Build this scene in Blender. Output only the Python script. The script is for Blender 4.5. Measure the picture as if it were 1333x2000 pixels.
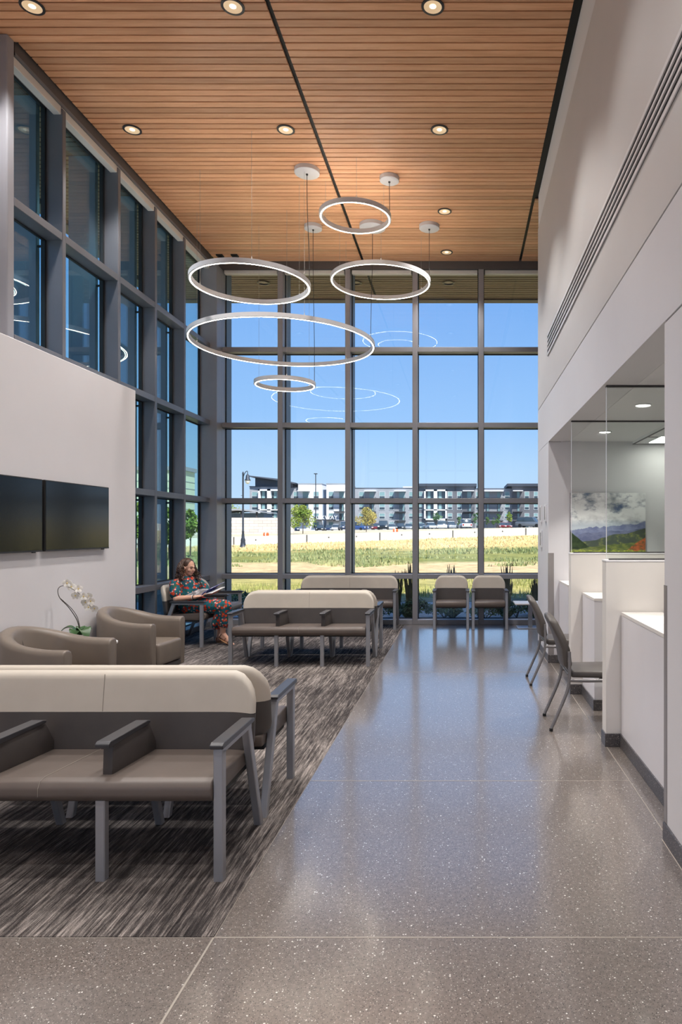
import bpy, bmesh, math, random
from mathutils import Vector, Matrix, noise as mnoise
random.seed(7)
sc = bpy.context.scene
for o in list(bpy.data.objects):
    bpy.data.objects.remove(o)
COL = sc.collection
PI = math.pi

# ------------------------------------------------------------------ camera
FPX, X0, Y0PX, EYE = 1335.0, 903.0, 1037.0, 1.60      # focal length and vanishing point of the 1333x2000 photo
cam_d = bpy.data.cameras.new('camera')
cam = bpy.data.objects.new('camera', cam_d); COL.objects.link(cam)
cam.location = (0, 0, EYE); cam.rotation_euler = (PI/2, 0, 0)
cam_d.sensor_fit = 'HORIZONTAL'; cam_d.sensor_width = 36.0
cam_d.lens = 36.0*FPX/1333.0
cam_d.shift_x = -(X0-666.5)/1333.0
cam_d.shift_y = (Y0PX-1000.0)/1333.0
cam_d.clip_start = 0.05; cam_d.clip_end = 2000
sc.camera = cam

# ------------------------------------------------------------------ sky, sun, exposure
SUN_DIR = Vector((0.42, -0.64, 0.88)).normalized()     # towards the sun: behind the camera, to its right, high
SKY_STRENGTH, SUN_STRENGTH = 0.85, 5.8
world = bpy.data.worlds.new('world'); sc.world = world; world.use_nodes = True
wn = world.node_tree; wn.nodes.clear()
w_out = wn.nodes.new('ShaderNodeOutputWorld'); w_bg = wn.nodes.new('ShaderNodeBackground')
w_tc = wn.nodes.new('ShaderNodeTexCoord'); w_sep = wn.nodes.new('ShaderNodeSeparateXYZ'); w_rmp = wn.nodes.new('ShaderNodeValToRGB')
wn.links.new(w_tc.outputs['Generated'], w_sep.inputs[0]); wn.links.new(w_sep.outputs['Z'], w_rmp.inputs['Fac'])   # clear sky: paler at the horizon all round
SKY = [(0.0, (196, 218, 240)), (0.09, (176, 208, 240)), (0.16, (150, 192, 240)), (0.32, (122, 170, 232)), (0.6, (92, 144, 216)), (1.0, (74, 124, 200))]
while len(w_rmp.color_ramp.elements) < len(SKY): w_rmp.color_ramp.elements.new(0.5)
for e_, (p_, c_) in zip(w_rmp.color_ramp.elements, SKY):
    e_.position = p_; e_.color = tuple(((v/255+0.055)/1.055)**2.4 for v in c_)+(1.0,)
wn.links.new(w_rmp.outputs['Color'], w_bg.inputs[0]); w_bg.inputs[1].default_value = SKY_STRENGTH
wn.links.new(w_bg.outputs[0], w_out.inputs[0])
sun_d = bpy.data.lights.new('sun', 'SUN'); sun_d.energy = SUN_STRENGTH; sun_d.angle = math.radians(0.6)
sun_d.color = (1.0, 0.95, 0.87)
sun = bpy.data.objects.new('sun', sun_d); COL.objects.link(sun)
sun.rotation_euler = SUN_DIR.to_track_quat('Z', 'Y').to_euler(); sun.location = (8, -14, 18)
sc.view_settings.view_transform = 'Standard'; sc.view_settings.look = 'None'
sc.view_settings.gamma = 1.0; sc.view_settings.use_curve_mapping = False
sc.view_settings.exposure = 0.50
sc.cycles.use_denoising = True
sc.cycles.max_bounces = 10; sc.cycles.diffuse_bounces = 5; sc.cycles.glossy_bounces = 4
sc.cycles.transparent_max_bounces = 24; sc.cycles.caustics_reflective = False; sc.cycles.caustics_refractive = False
sc.cycles.sample_clamp_indirect = 6.0

# ------------------------------------------------------------------ helpers
def srgb(r, g, b):
    f = lambda c: (c/255/12.92) if c/255 <= 0.04045 else ((c/255+0.055)/1.055)**2.4
    return (f(r), f(g), f(b), 1.0)

def pt(px, py, Y):            # point of the place that stands at depth Y on the ray of a photo pixel
    return Vector(((px-X0)*Y/FPX, Y, EYE-(py-Y0PX)*Y/FPX))

class MB:
    """collects primitives into one mesh"""
    def __init__(self): self.bm = bmesh.new()
    def box(self, x0, x1, y0, y1, z0, z1, bev=0.0, seg=2, rot=None):
        b = bmesh.new()
        bmesh.ops.create_cube(b, size=1.0)
        c = Vector(((x0+x1)/2, (y0+y1)/2, (z0+z1)/2))
        for v in b.verts:
            v.co = Vector((v.co.x*abs(x1-x0), v.co.y*abs(y1-y0), v.co.z*abs(z1-z0)))
        if bev > 0:
            bmesh.ops.bevel(b, geom=b.edges[:], offset=bev, segments=seg, profile=0.5, affect='EDGES')
        for v in b.verts:
            if rot is not None: v.co = rot @ v.co
            v.co += c
        self._add(b); return self
    def _add(self, b):
        m = bpy.data.meshes.new('tmp'); b.to_mesh(m); b.free(); self.bm.from_mesh(m); bpy.data.meshes.remove(m)
    def prism(self, pts, axis, a0, a1, bev=0.0, seg=2):
        """polygon pts in the two other axes (in x,y,z order), extruded along axis from a0 to a1"""
        b = bmesh.new()
        def mk(p, a):
            if axis == 'x': return (a, p[0], p[1])
            if axis == 'y': return (p[0], a, p[1])
            return (p[0], p[1], a)
        v0 = [b.verts.new(mk(p, a0)) for p in pts]; v1 = [b.verts.new(mk(p, a1)) for p in pts]
        n = len(pts)
        b.faces.new(v0); b.faces.new(v1[::-1])
        for i in range(n): b.faces.new((v0[i], v1[i], v1[(i+1) % n], v0[(i+1) % n]))
        bmesh.ops.recalc_face_normals(b, faces=b.faces[:])
        if bev > 0:
            bmesh.ops.bevel(b, geom=b.edges[:], offset=bev, segments=seg, profile=0.5, affect='EDGES')
        self._add(b); return self
    def tube(self, path, r, n=8, closed=False, cap=True):
        """round bar along a path; r a number or one per point"""
        P = [Vector(p) for p in path]; m = len(P)
        R = r if isinstance(r, (list, tuple)) else [r]*m
        b = self.bm; rings = []
        t0 = (P[1]-P[0]).normalized()
        up = Vector((0, 0, 1)) if abs(t0.z) < 0.9 else Vector((1, 0, 0))
        u = t0.cross(up).normalized()
        for i in range(m):
            if closed: t = (P[(i+1) % m]-P[i-1]).normalized()
            else: t = ((P[min(i+1, m-1)]-P[max(i-1, 0)])).normalized()
            u = (u - t*u.dot(t)).normalized(); w = t.cross(u)
            rings.append([b.verts.new(P[i]+(u*math.cos(2*PI*k/n)+w*math.sin(2*PI*k/n))*R[i]) for k in range(n)])
        for i in range(m if closed else m-1):
            a, c = rings[i], rings[(i+1) % m]
            for k in range(n): b.faces.new((a[k], a[(k+1) % n], c[(k+1) % n], c[k]))
        if not closed and cap:
            b.faces.new(rings[0][::-1]); b.faces.new(rings[-1])
        return self
    def lathe(self, prof, c=(0, 0, 0), n=24, caps=True):
        """profile (r,z) turned about the vertical through c"""
        b = self.bm; rings = []
        for r, z in prof:
            rings.append([b.verts.new((c[0]+r*math.cos(2*PI*k/n), c[1]+r*math.sin(2*PI*k/n), c[2]+z)) for k in range(n)])
        for i in range(len(prof)-1):
            a, d = rings[i], rings[i+1]
            for k in range(n): b.faces.new((a[k], a[(k+1) % n], d[(k+1) % n], d[k]))
        if caps:
            b.faces.new(rings[0][::-1]); b.faces.new(rings[-1])
        return self
    def ellipsoid(self, c, r, rot=None, u=16, v=10):
        b = bmesh.new(); bmesh.ops.create_uvsphere(b, u_segments=u, v_segments=v, radius=1.0)
        for q in b.verts:
            q.co = Vector((q.co.x*r[0], q.co.y*r[1], q.co.z*r[2]))
            if rot is not None: q.co = rot @ q.co
            q.co += Vector(c)
        self._add(b); return self
    def capsule(self, p0, p1, r0, r1, n=14):
        p0, p1 = Vector(p0), Vector(p1)
        self.ellipsoid(p0, (r0,)*3, u=n, v=8); self.ellipsoid(p1, (r1,)*3, u=n, v=8)
        if (p1-p0).length > 1e-5: self.tube([p0, p1], [r0, r1], n=n)
        return self
    def quad(self, a, b_, c, d):
        f = [self.bm.verts.new(p) for p in (a, b_, c, d)]; self.bm.faces.new(f); return self
    def tri(self, a, b_, c):
        self.bm.faces.new([self.bm.verts.new(p) for p in (a, b_, c)]); return self
    def mesh(self, name, mat, smooth=False, normals=False):
        if normals: bmesh.ops.recalc_face_normals(self.bm, faces=self.bm.faces[:])
        m = bpy.data.meshes.new(name); self.bm.to_mesh(m); self.bm.free()
        if mat is not None: m.materials.append(mat)
        if smooth:
            m.polygons.foreach_set('use_smooth', [True]*len(m.polygons))
            try: m.set_sharp_from_angle(angle=math.radians(smooth if smooth > 1 else 40))
            except Exception: pass
        return m
    def build(self, name, mat, parent=None, smooth=False, normals=False, loc=None):
        return link(name, self.mesh(name, mat, smooth, normals), parent, loc)

def link(name, mesh, parent=None, loc=None, rotz=0.0):
    o = bpy.data.objects.new(name, mesh); COL.objects.link(o)
    if parent is not None: o.parent = parent
    if loc is not None: o.location = loc
    if rotz: o.rotation_euler = (0, 0, rotz)
    return o
def tag(o, label=None, cat=None, group=None, kind=None):
    if label: o['label'] = label
    if cat: o['category'] = cat
    if group: o['group'] = group
    if kind: o['kind'] = kind
    return o
def thing(name, label, cat, loc=(0, 0, 0), rotz=0.0, group=None):
    o = bpy.data.objects.new(name, None); COL.objects.link(o)
    o.location = loc; o.rotation_euler = (0, 0, rotz); o.empty_display_size = 0.1
    return tag(o, label, cat, group)
def struct(name, loc=(0, 0, 0)):
    o = bpy.data.objects.new(name, None); COL.objects.link(o); o.location = loc
    o.empty_display_size = 0.1; o['kind'] = 'structure'
    return o
def copy_tree(o, parent=None, label=None, loc=None, rotz=None):
    c = o.copy(); COL.objects.link(c); c.parent = parent
    if label: c['label'] = label
    if loc is not None: c.location = loc
    if rotz is not None: c.rotation_euler = (0, 0, rotz)
    for ch in list(o.children): copy_tree(ch, c)
    return c
def sbox(name, mat, *b, parent=None, bev=0.0):
    o = MB().box(*b, bev=bev).build(name, mat, parent)
    if parent is None: o['kind'] = 'structure'
    return o
def smooth_path(P, k=6):
    """Catmull-Rom through the points"""
    P = [Vector(p) for p in P]; out = []
    for i in range(len(P)-1):
        a, b, c, d = P[max(i-1, 0)], P[i], P[i+1], P[min(i+2, len(P)-1)]
        for j in range(k):
            t = j/k
            out.append(0.5*((2*b)+(c-a)*t+(2*a-5*b+4*c-d)*t*t+(3*b-a-3*c+d)*t**3))
    out.append(P[-1]); return out

# ------------------------------------------------------------------ materials
def mat(name, col, rough=0.5, metal=0.0, spec=0.5, coat=0.0, emit=None, estr=0.0):
    m = bpy.data.materials.new(name); m.use_nodes = True
    p = m.node_tree.nodes['Principled BSDF']
    p.inputs['Base Color'].default_value = col
    p.inputs['Roughness'].default_value = rough; p.inputs['Metallic'].default_value = metal
    p.inputs['Specular IOR Level'].default_value = spec
    if coat: p.inputs['Coat Weight'].default_value = coat; p.inputs['Coat Roughness'].default_value = 0.08
    if emit: p.inputs['Emission Color'].default_value = emit; p.inputs['Emission Strength'].default_value = estr
    return m
class NT:
    """small wrapper to write node graphs"""
    def __init__(self, m): self.t = m.node_tree; self.p = self.t.nodes.get('Principled BSDF')
    def n(self, typ, **kw):
        nd = self.t.nodes.new(typ)
        for k, v in kw.items(): setattr(nd, k, v)
        return nd
    def l(self, a, b): self.t.links.new(a, b)
    def coord(self, out='Object', scale=(1, 1, 1), loc=(0, 0, 0)):
        tc = self.n('ShaderNodeTexCoord'); mp = self.n('ShaderNodeMapping')
        mp.inputs['Scale'].default_value = scale; mp.inputs['Location'].default_value = loc
        self.l(tc.outputs[out], mp.inputs['Vector']); return mp.outputs['Vector']
    def noise(self, vec, scale, detail=4, rough=0.55):
        nd = self.n('ShaderNodeTexNoise'); nd.inputs['Scale'].default_value = scale
        nd.inputs['Detail'].default_value = detail; nd.inputs['Roughness'].default_value = rough
        self.l(vec, nd.inputs['Vector']); return nd.outputs['Fac']
    def ramp(self, fac, stops, interp='LINEAR'):
        r = self.n('ShaderNodeValToRGB'); r.color_ramp.interpolation = interp
        e = r.color_ramp.elements
        while len(e) < len(stops): e.new(0.5)
        for k, (pos, c) in enumerate(stops): e[k].position = pos; e[k].color = c
        self.l(fac, r.inputs['Fac']); return r.outputs['Color']
    def math(self, op, a, b=None, clamp=False):
        nd = self.n('ShaderNodeMath', operation=op); nd.use_clamp = clamp
        for k, v in enumerate((a, b)):
            if v is None: continue
            if isinstance(v, (int, float)): nd.inputs[k].default_value = v
            else: self.l(v, nd.inputs[k])
        return nd.outputs[0]
    def mix(self, fac, a, b, blend='MIX'):
        nd = self.n('ShaderNodeMix', data_type='RGBA', blend_type=blend)
        for k, v in ((0, fac), (6, a), (7, b)):
            if isinstance(v, (int, float)): nd.inputs[k].default_value = v
            elif isinstance(v, tuple): nd.inputs[k].default_value = v
            else: self.l(v, nd.inputs[k])
        return nd.outputs[2]
    def bump(self, h, strength=0.2, dist=0.01):
        b = self.n('ShaderNodeBump'); b.inputs['Strength'].default_value = strength; b.inputs['Distance'].default_value = dist
        self.l(h, b.inputs['Height']); self.l(b.outputs['Normal'], self.p.inputs['Normal'])
    def base(self, c): self.l(c, self.p.inputs['Base Color'])
    def rough(self, v): self.l(v, self.p.inputs['Roughness'])

M = {}
def mottled(name, c1, c2, scale, rough=0.5, metal=0.0, bump=0.0, bscale=None, spec=0.5, detail=4, bdist=0.004):
    m = mat(name, c1, rough, metal, spec); g = NT(m); v = g.coord()
    g.base(g.ramp(g.noise(v, scale, detail), [(0.35, c1), (0.65, c2)]))
    if bump: g.bump(g.noise(v, bscale or scale*6, 3), bump, bdist)
    M[name] = m; return m
mottled('plaster', srgb(226, 223, 225), srgb(229, 226, 228), 1.5, 0.65, bump=0.04, bscale=120, bdist=0.001)
mottled('plaster_panel', srgb(218, 217, 221), srgb(221, 220, 224), 1.2, 0.55)
mottled('plaster_upper_shaded', srgb(206, 203, 202), srgb(209, 206, 205), 1.2, 0.55)  # darker copy of the panel plaster: the upper wall's shade put into the colour
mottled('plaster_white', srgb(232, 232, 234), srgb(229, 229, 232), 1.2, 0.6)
mottled('laminate', srgb(226, 222, 217), srgb(229, 225, 221), 2.0, 0.45)
mottled('laminate_front', srgb(226, 224, 228), srgb(229, 227, 231), 2.0, 0.35)
M['reveal'] = mat('reveal', srgb(120, 120, 124), 0.6)
M['black'] = mat('black', srgb(14, 14, 15), 0.6)
M['black_gloss'] = mat('black_gloss', srgb(9, 10, 13), 0.16, spec=0.4)
M['slot_black'] = mat('slot_black', srgb(26, 25, 28), 0.7)
M['slot_white'] = mat('slot_white', srgb(225, 224, 226), 0.4)
mottled('mullion', srgb(140, 140, 145), srgb(145, 145, 150), 3.0, 0.42, metal=0.2)
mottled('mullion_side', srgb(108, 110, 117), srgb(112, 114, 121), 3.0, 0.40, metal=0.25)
M['gasket'] = mat('gasket', srgb(22, 24, 28), 0.7)
mottled('fin', srgb(104, 116, 130), srgb(108, 120, 134), 2.0, 0.5, metal=0.2)
M['column'] = mat('column', srgb(150, 150, 156), 0.45, metal=0.2)
M['header'] = mat('header', srgb(82, 76, 74), 0.55)
M['cassette'] = mat('cassette', srgb(206, 202, 196), 0.45)
M['guard'] = mat('guard', srgb(150, 145, 144), 0.4, metal=0.2)
M['plate'] = mat('plate', srgb(232, 233, 236), 0.35)
def glass(name, tint, ior=1.45, rough=0.0):
    m = bpy.data.materials.new(name); m.use_nodes = True; t = m.node_tree; t.nodes.clear()
    o = t.nodes.new('ShaderNodeOutputMaterial'); mx = t.nodes.new('ShaderNodeMixShader')
    tr = t.nodes.new('ShaderNodeBsdfTransparent'); gl = t.nodes.new('ShaderNodeBsdfGlossy'); fr = t.nodes.new('ShaderNodeFresnel')
    tr.inputs['Color'].default_value = tint; gl.inputs['Roughness'].default_value = rough
    gl.inputs['Color'].default_value = (0.9, 0.95, 1, 1); fr.inputs['IOR'].default_value = ior
    ge = t.nodes.new('ShaderNodeNewGeometry'); iv = t.nodes.new('ShaderNodeMix')     # both faces of a pane reflect alike
    iv.inputs[2].default_value = ior; iv.inputs[3].default_value = 1.0/ior
    t.links.new(ge.outputs['Backfacing'], iv.inputs[0]); t.links.new(iv.outputs[0], fr.inputs['IOR'])
    t.links.new(fr.outputs[0], mx.inputs[0]); t.links.new(tr.outputs[0], mx.inputs[1]); t.links.new(gl.outputs[0], mx.inputs[2])
    t.links.new(mx.outputs[0], o.inputs[0]); M[name] = m; return m
glass('glass_back', (0.955, 0.98, 0.99, 1), ior=1.35); glass('glass_side', (0.74, 0.90, 0.92, 1), ior=1.5)
glass('glass_screen', (0.965, 0.99, 0.975, 1), ior=1.25); glass('glass_edge', (0.55, 0.85, 0.75, 1))

# wood of the ceiling: every slat its own tone, grain along the slat
def wood_mat(name, tones, gscale=1.0, rough=0.42):
    m = mat(name, tones[0], rough, spec=0.35); g = NT(m)
    oi = g.n('ShaderNodeObjectInfo')
    tc = g.n('ShaderNodeTexCoord'); mp = g.n('ShaderNodeMapping'); mp.inputs['Scale'].default_value = (0.9*gscale, 14*gscale, 14*gscale)
    add = g.n('ShaderNodeVectorMath', operation='ADD'); mul = g.n('ShaderNodeVectorMath', operation='SCALE')
    cmb = g.n('ShaderNodeCombineXYZ'); 
    for k in range(3): g.l(oi.outputs['Random'], cmb.inputs[k])
    g.l(cmb.outputs[0], mul.inputs[0]); mul.inputs['Scale'].default_value = 57.0
    g.l(tc.outputs['Object'], add.inputs[0]); g.l(mul.outputs[0], add.inputs[1]); g.l(add.outputs[0], mp.inputs['Vector'])
    v = mp.outputs['Vector']
    n1 = g.noise(v, 1.6, 6, 0.62); n2 = g.noise(v, 9.0, 3, 0.5)
    f = g.math('ADD', g.math('MULTIPLY', n1, 0.75), g.math('MULTIPLY', n2, 0.25))
    col = g.ramp(f, [(0.30, tones[0]), (0.5, tones[1]), (0.72, tones[2])])
    hsv = g.n('ShaderNodeHueSaturation'); g.l(col, hsv.inputs['Color'])
    g.l(g.math('ADD', g.math('MULTIPLY', oi.outputs['Random'], 0.36), 0.82), hsv.inputs['Value'])
    g.base(hsv.outputs['Color']); M[name] = m; return m
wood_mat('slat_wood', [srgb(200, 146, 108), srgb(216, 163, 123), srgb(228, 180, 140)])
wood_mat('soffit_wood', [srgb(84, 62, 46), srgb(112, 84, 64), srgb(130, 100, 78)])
M['chair_wood'] = mat('chair_wood', srgb(150, 100, 62), 0.45)

# terrazzo
def terrazzo(name, base1, base2, white, dark, rough, wq=0.945, dq=0.80):
    m = mat(name, base1, rough, spec=0.5); g = NT(m); v = g.coord()
    c = g.ramp(g.noise(v, 60, 3), [(0.35, base1), (0.65, base2)])
    c = g.mix(g.math('MULTIPLY', g.noise(v, 0.7, 3), 0.22), c, srgb(150, 138, 130))
    def chips(scale, q, rad, colr, c, seed):
        mp = g.n('ShaderNodeMapping'); mp.inputs['Location'].default_value = (seed, seed*2.3, 0)
        g.l(v, mp.inputs['Vector'])
        vo = g.n('ShaderNodeTexVoronoi'); vo.inputs['Scale'].default_value = scale; g.l(mp.outputs[0], vo.inputs['Vector'])
        sp = g.n('ShaderNodeSeparateColor'); g.l(vo.outputs['Color'], sp.inputs[0])
        pick = g.math('GREATER_THAN', sp.outputs[0], q)
        near = g.math('LESS_THAN', vo.outputs['Distance'], g.math('ADD', g.math('MULTIPLY', sp.outputs[1], rad*0.7), rad*0.4))
        return g.mix(g.math('MULTIPLY', pick, near), c, colr)
    c = chips(210, dq, 0.5, dark, c, 1.7)
    c = chips(150, 0.82, 0.45, srgb(152, 142, 134), c, 3.1)
    c = chips(105, wq, 0.40, white, c, 5.3)
    c = chips(190, 0.90, 0.42, srgb(200, 195, 187), c, 8.9)
    g.base(c); M[name] = m; return m
terrazzo('terrazzo', srgb(104, 96, 90), srgb(124, 115, 109), srgb(232, 230, 224), srgb(58, 53, 51), 0.28, dq=0.68)
_p = NT(M['terrazzo']).p; _p.inputs['IOR'].default_value = 1.6
_p.inputs['Coat Weight'].default_value = 1.0; _p.inputs['Coat Roughness'].default_value = 0.13; _p.inputs['Coat IOR'].default_value = 1.55
terrazzo('terrazzo_base', srgb(66, 65, 69), srgb(78, 77, 81), srgb(150, 150, 150), srgb(44, 43, 46), 0.35)
M['zinc'] = mat('zinc', srgb(176, 168, 158), 0.4, metal=0.3)
M['caulk'] = mat('caulk', srgb(182, 172, 164), 0.6)

# carpet with long streaks
def carpet():
    m = mat('carpet', srgb(60, 56, 55), 0.95, spec=0.1); g = NT(m)
    a = g.noise(g.coord(scale=(46, 1.7, 1)), 1.0, 6, 0.7)
    b = g.noise(g.coord(scale=(150, 9, 1)), 1.0, 4, 0.7)
    d = g.noise(g.coord(scale=(1.6, 0.8, 1)), 1.0, 3, 0.6)
    e = g.noise(g.coord(scale=(420, 160, 1)), 1.0, 2, 0.7)
    f = g.math('ADD', g.math('ADD', g.math('MULTIPLY', a, 0.38), g.math('MULTIPLY', b, 0.27)), g.math('ADD', g.math('MULTIPLY', d, 0.2), g.math('MULTIPLY', e, 0.15)))
    g.base(g.ramp(f, [(0.41, srgb(40, 37, 37)), (0.475, srgb(68, 63, 62)), (0.52, srgb(112, 105, 101)), (0.585, srgb(172, 162, 156))]))
    g.bump(e, 0.5, 0.004); M['carpet'] = m
carpet()
def vinyl(name, c1, c2, rough):
    mottled(name, c1, c2, 7.0, rough, bump=0.05, bscale=260, spec=0.4, bdist=0.001)
vinyl('vinyl_beige', srgb(200, 191, 178), srgb(204, 195, 182), 0.45)
vinyl('vinyl_dark', srgb(76, 71, 70), srgb(80, 75, 73), 0.45)
vinyl('vinyl_taupe', srgb(100, 90, 84), srgb(104, 94, 88), 0.4)
vinyl('leather', srgb(116, 106, 97), srgb(121, 110, 100), 0.36)
vinyl('pad', srgb(84, 79, 76), srgb(89, 84, 81), 0.45)
M['silver'] = mat('silver', srgb(160, 161, 166), 0.38, metal=0.45)
M['arm_cap'] = mat('arm_cap', srgb(62, 62, 66), 0.35)
M['steel'] = mat('steel', srgb(132, 130, 132), 0.36, metal=0.5)
M['rubber'] = mat('rubber', srgb(20, 20, 21), 0.6)
M['stitch'] = mat('stitch', srgb(150, 142, 132), 0.6)
M['table_white'] = mat('table_white', srgb(222, 220, 220), 0.3)
M['lamp_alu'] = mat('lamp_alu', srgb(196, 195, 197), 0.45)
M['cord'] = mat('cord', srgb(40, 38, 38), 0.6)
M['wire'] = mat('wire', srgb(170, 168, 165), 0.4, metal=0.5)
M['led'] = mat('led', (1, 1, 1, 1), 0.5, emit=(1.0, 0.87, 0.72, 1), estr=20.0)
M['led_up_fill'] = mat('led_up_fill', (1, 1, 1, 1), 0.5, emit=(1.0, 0.90, 0.78, 1), estr=20.0)
M['downlight_led'] = mat('downlight_led', (1, 1, 1, 1), 0.5, emit=(1.0, 0.80, 0.55, 1), estr=1.0)
M['reflector'] = mat('reflector', srgb(228, 205, 172), 0.4, emit=(1.0, 0.70, 0.40, 1), estr=0.28)
M['trim_dark'] = mat('trim_dark', srgb(44, 42, 44), 0.45)
M['panel_led'] = mat('panel_led', (1, 1, 1, 1), 0.5, emit=(1.0, 0.95, 0.88, 1), estr=4.5)
# ================================================================== THE SHELL
YB, HC = 11.67, 6.20          # inner face of the window wall at the far end; ceiling height
XL, XW, XR = -4.21, -3.90, 1.05   # inner face of side glazing, screen wall, reception wall
YREAR = -7.0
DEP = 0.19                    # depth of the mullions
# ---- floor
fl = sbox('floor', M['terrazzo'], -5.2, 5.2, YREAR, YB+DEP, -0.20, 0.0)
cp = sbox('floor_carpet', M['carpet'], XL-DEP, -0.977, 2.69, YB-0.005, -0.01, 0.004)
for (a, b, c, d) in ((-0.982, -0.974, 2.69, YB), (-0.982, -0.974, YREAR, 2.69), (1.070, 1.076, YREAR, 9.4)):
    MB().box(a, b, c, d, -0.005, 0.0012).build('joint_strip', M['zinc'], fl)
for y, x0, x1 in ((2.69, -3.9, 1.05), (4.377, -0.974, 1.07), (0.9, -3.9, 1.05), (7.75, -0.974, 1.07), (-1.0, -3.9, 1.05)):
    MB().box(x0, x1, y-0.003, y+0.003, -0.005, 0.001).build('joint_strip', M['zinc'], fl)
# ---- ceiling: wooden slats hung under a black deck, joints between the bays left open
ce = sbox('ceiling', M['black'], -5.0, 4.0, YREAR, YB+DEP, HC+0.03, HC+0.16)
PITCH = 0.0985
slat_rng = random.Random(3)
def slat_mesh(x0, x1, w, m, name):
    L = x1-x0
    return MB().box(-L/2, L/2, -w/2, w/2, -0.012, 0.012, bev=0.0025, seg=1).mesh(name, m)
bays = [(XL+0.02, -1.715), (-1.672, 0.972)]
end_bay = (1.015, 3.0)
seg_cache = {}
def slat_row(y, x0, x1, parent, m, key):
    """one row of boards with a few butt joints"""
    k = (round(x0, 3), round(x1, 3), key)
    if k not in seg_cache: seg_cache[k] = slat_mesh(x0, x1, PITCH-(0.015 if key == 'a' else 0.026), m, 'slat')
    o = link('slat', seg_cache[k], parent, ((x0+x1)/2, y, HC+0.012+slat_rng.uniform(-0.0012, 0.0012)))
rows = int((YB-4.4)/PITCH)
for i in range(rows):
    y = YB-0.055-i*PITCH
    for (x0, x1) in ([(-4.58, bays[0][1]), bays[1]] if y < 6.40 else bays): slat_row(y, x0, x1, ce, M['slat_wood'], 'a')
    if y > 9.5: slat_row(y, end_bay[0], end_bay[1], ce, M['slat_wood'], 'a')
# beyond the frame overhead: the same boards as one part
far = MB()
y = YB-0.055-rows*PITCH
while y > YREAR:
    for (x0, x1) in bays: far.box(x0, x1, y-PITCH/2+0.006, y+PITCH/2-0.006, HC, HC+0.024)
    y -= PITCH
o = far.build('slats_overhead', M['slat_wood'], ce); o['kind'] = 'stuff'
# ---- roof, eaves and outdoor soffit
rf = sbox('roof', M['header'], -6.1, 5.6, YREAR-0.3, 13.75, HC+0.17, HC+0.55)
sf = sbox('ceiling_soffit', M['black'], -5.9, 3.6, YB+DEP+0.02, 13.55, HC+0.03, HC+0.16)
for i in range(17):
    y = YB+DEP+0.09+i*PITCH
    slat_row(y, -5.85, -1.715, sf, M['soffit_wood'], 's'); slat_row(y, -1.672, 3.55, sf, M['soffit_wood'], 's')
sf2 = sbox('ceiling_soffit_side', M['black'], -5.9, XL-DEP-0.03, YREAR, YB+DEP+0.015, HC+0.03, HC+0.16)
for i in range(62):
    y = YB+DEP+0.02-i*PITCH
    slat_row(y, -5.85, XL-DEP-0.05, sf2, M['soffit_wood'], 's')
sbox('trim_1', M['header'], -6.1, 5.6, 13.56, 13.75, HC-0.02, HC+0.17)
sbox('trim_2', M['header'], -6.1, -5.91, YREAR, 13.56, HC-0.02, HC+0.17)
for x in (-3.68, -1.97, -0.25):
    t = thing('soffit_downlight', None, 'light', (x, 12.66, HC-0.001), group='unlit lights in the outdoor soffit')
    t['label'] = {-3.68: 'unlit round light in the outdoor soffit beyond the largest ring', -1.97: 'unlit round light in the outdoor soffit, middle of three',
                  -0.25: 'unlit round light in the outdoor soffit nearest the reception wall'}[x]
    MB().lathe([(0.07, 0.0), (0.115, -0.004), (0.115, -0.012), (0.09, -0.014), (0.075, 0.0)], n=24, caps=False).build('trim_ring', M['trim_dark'], t)
    MB().lathe([(0.0005, -0.002), (0.075, -0.001), (0.075, 0.0), (0.0005, 0.0)], n=20).build('lens', M['black_gloss'], t)

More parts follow.
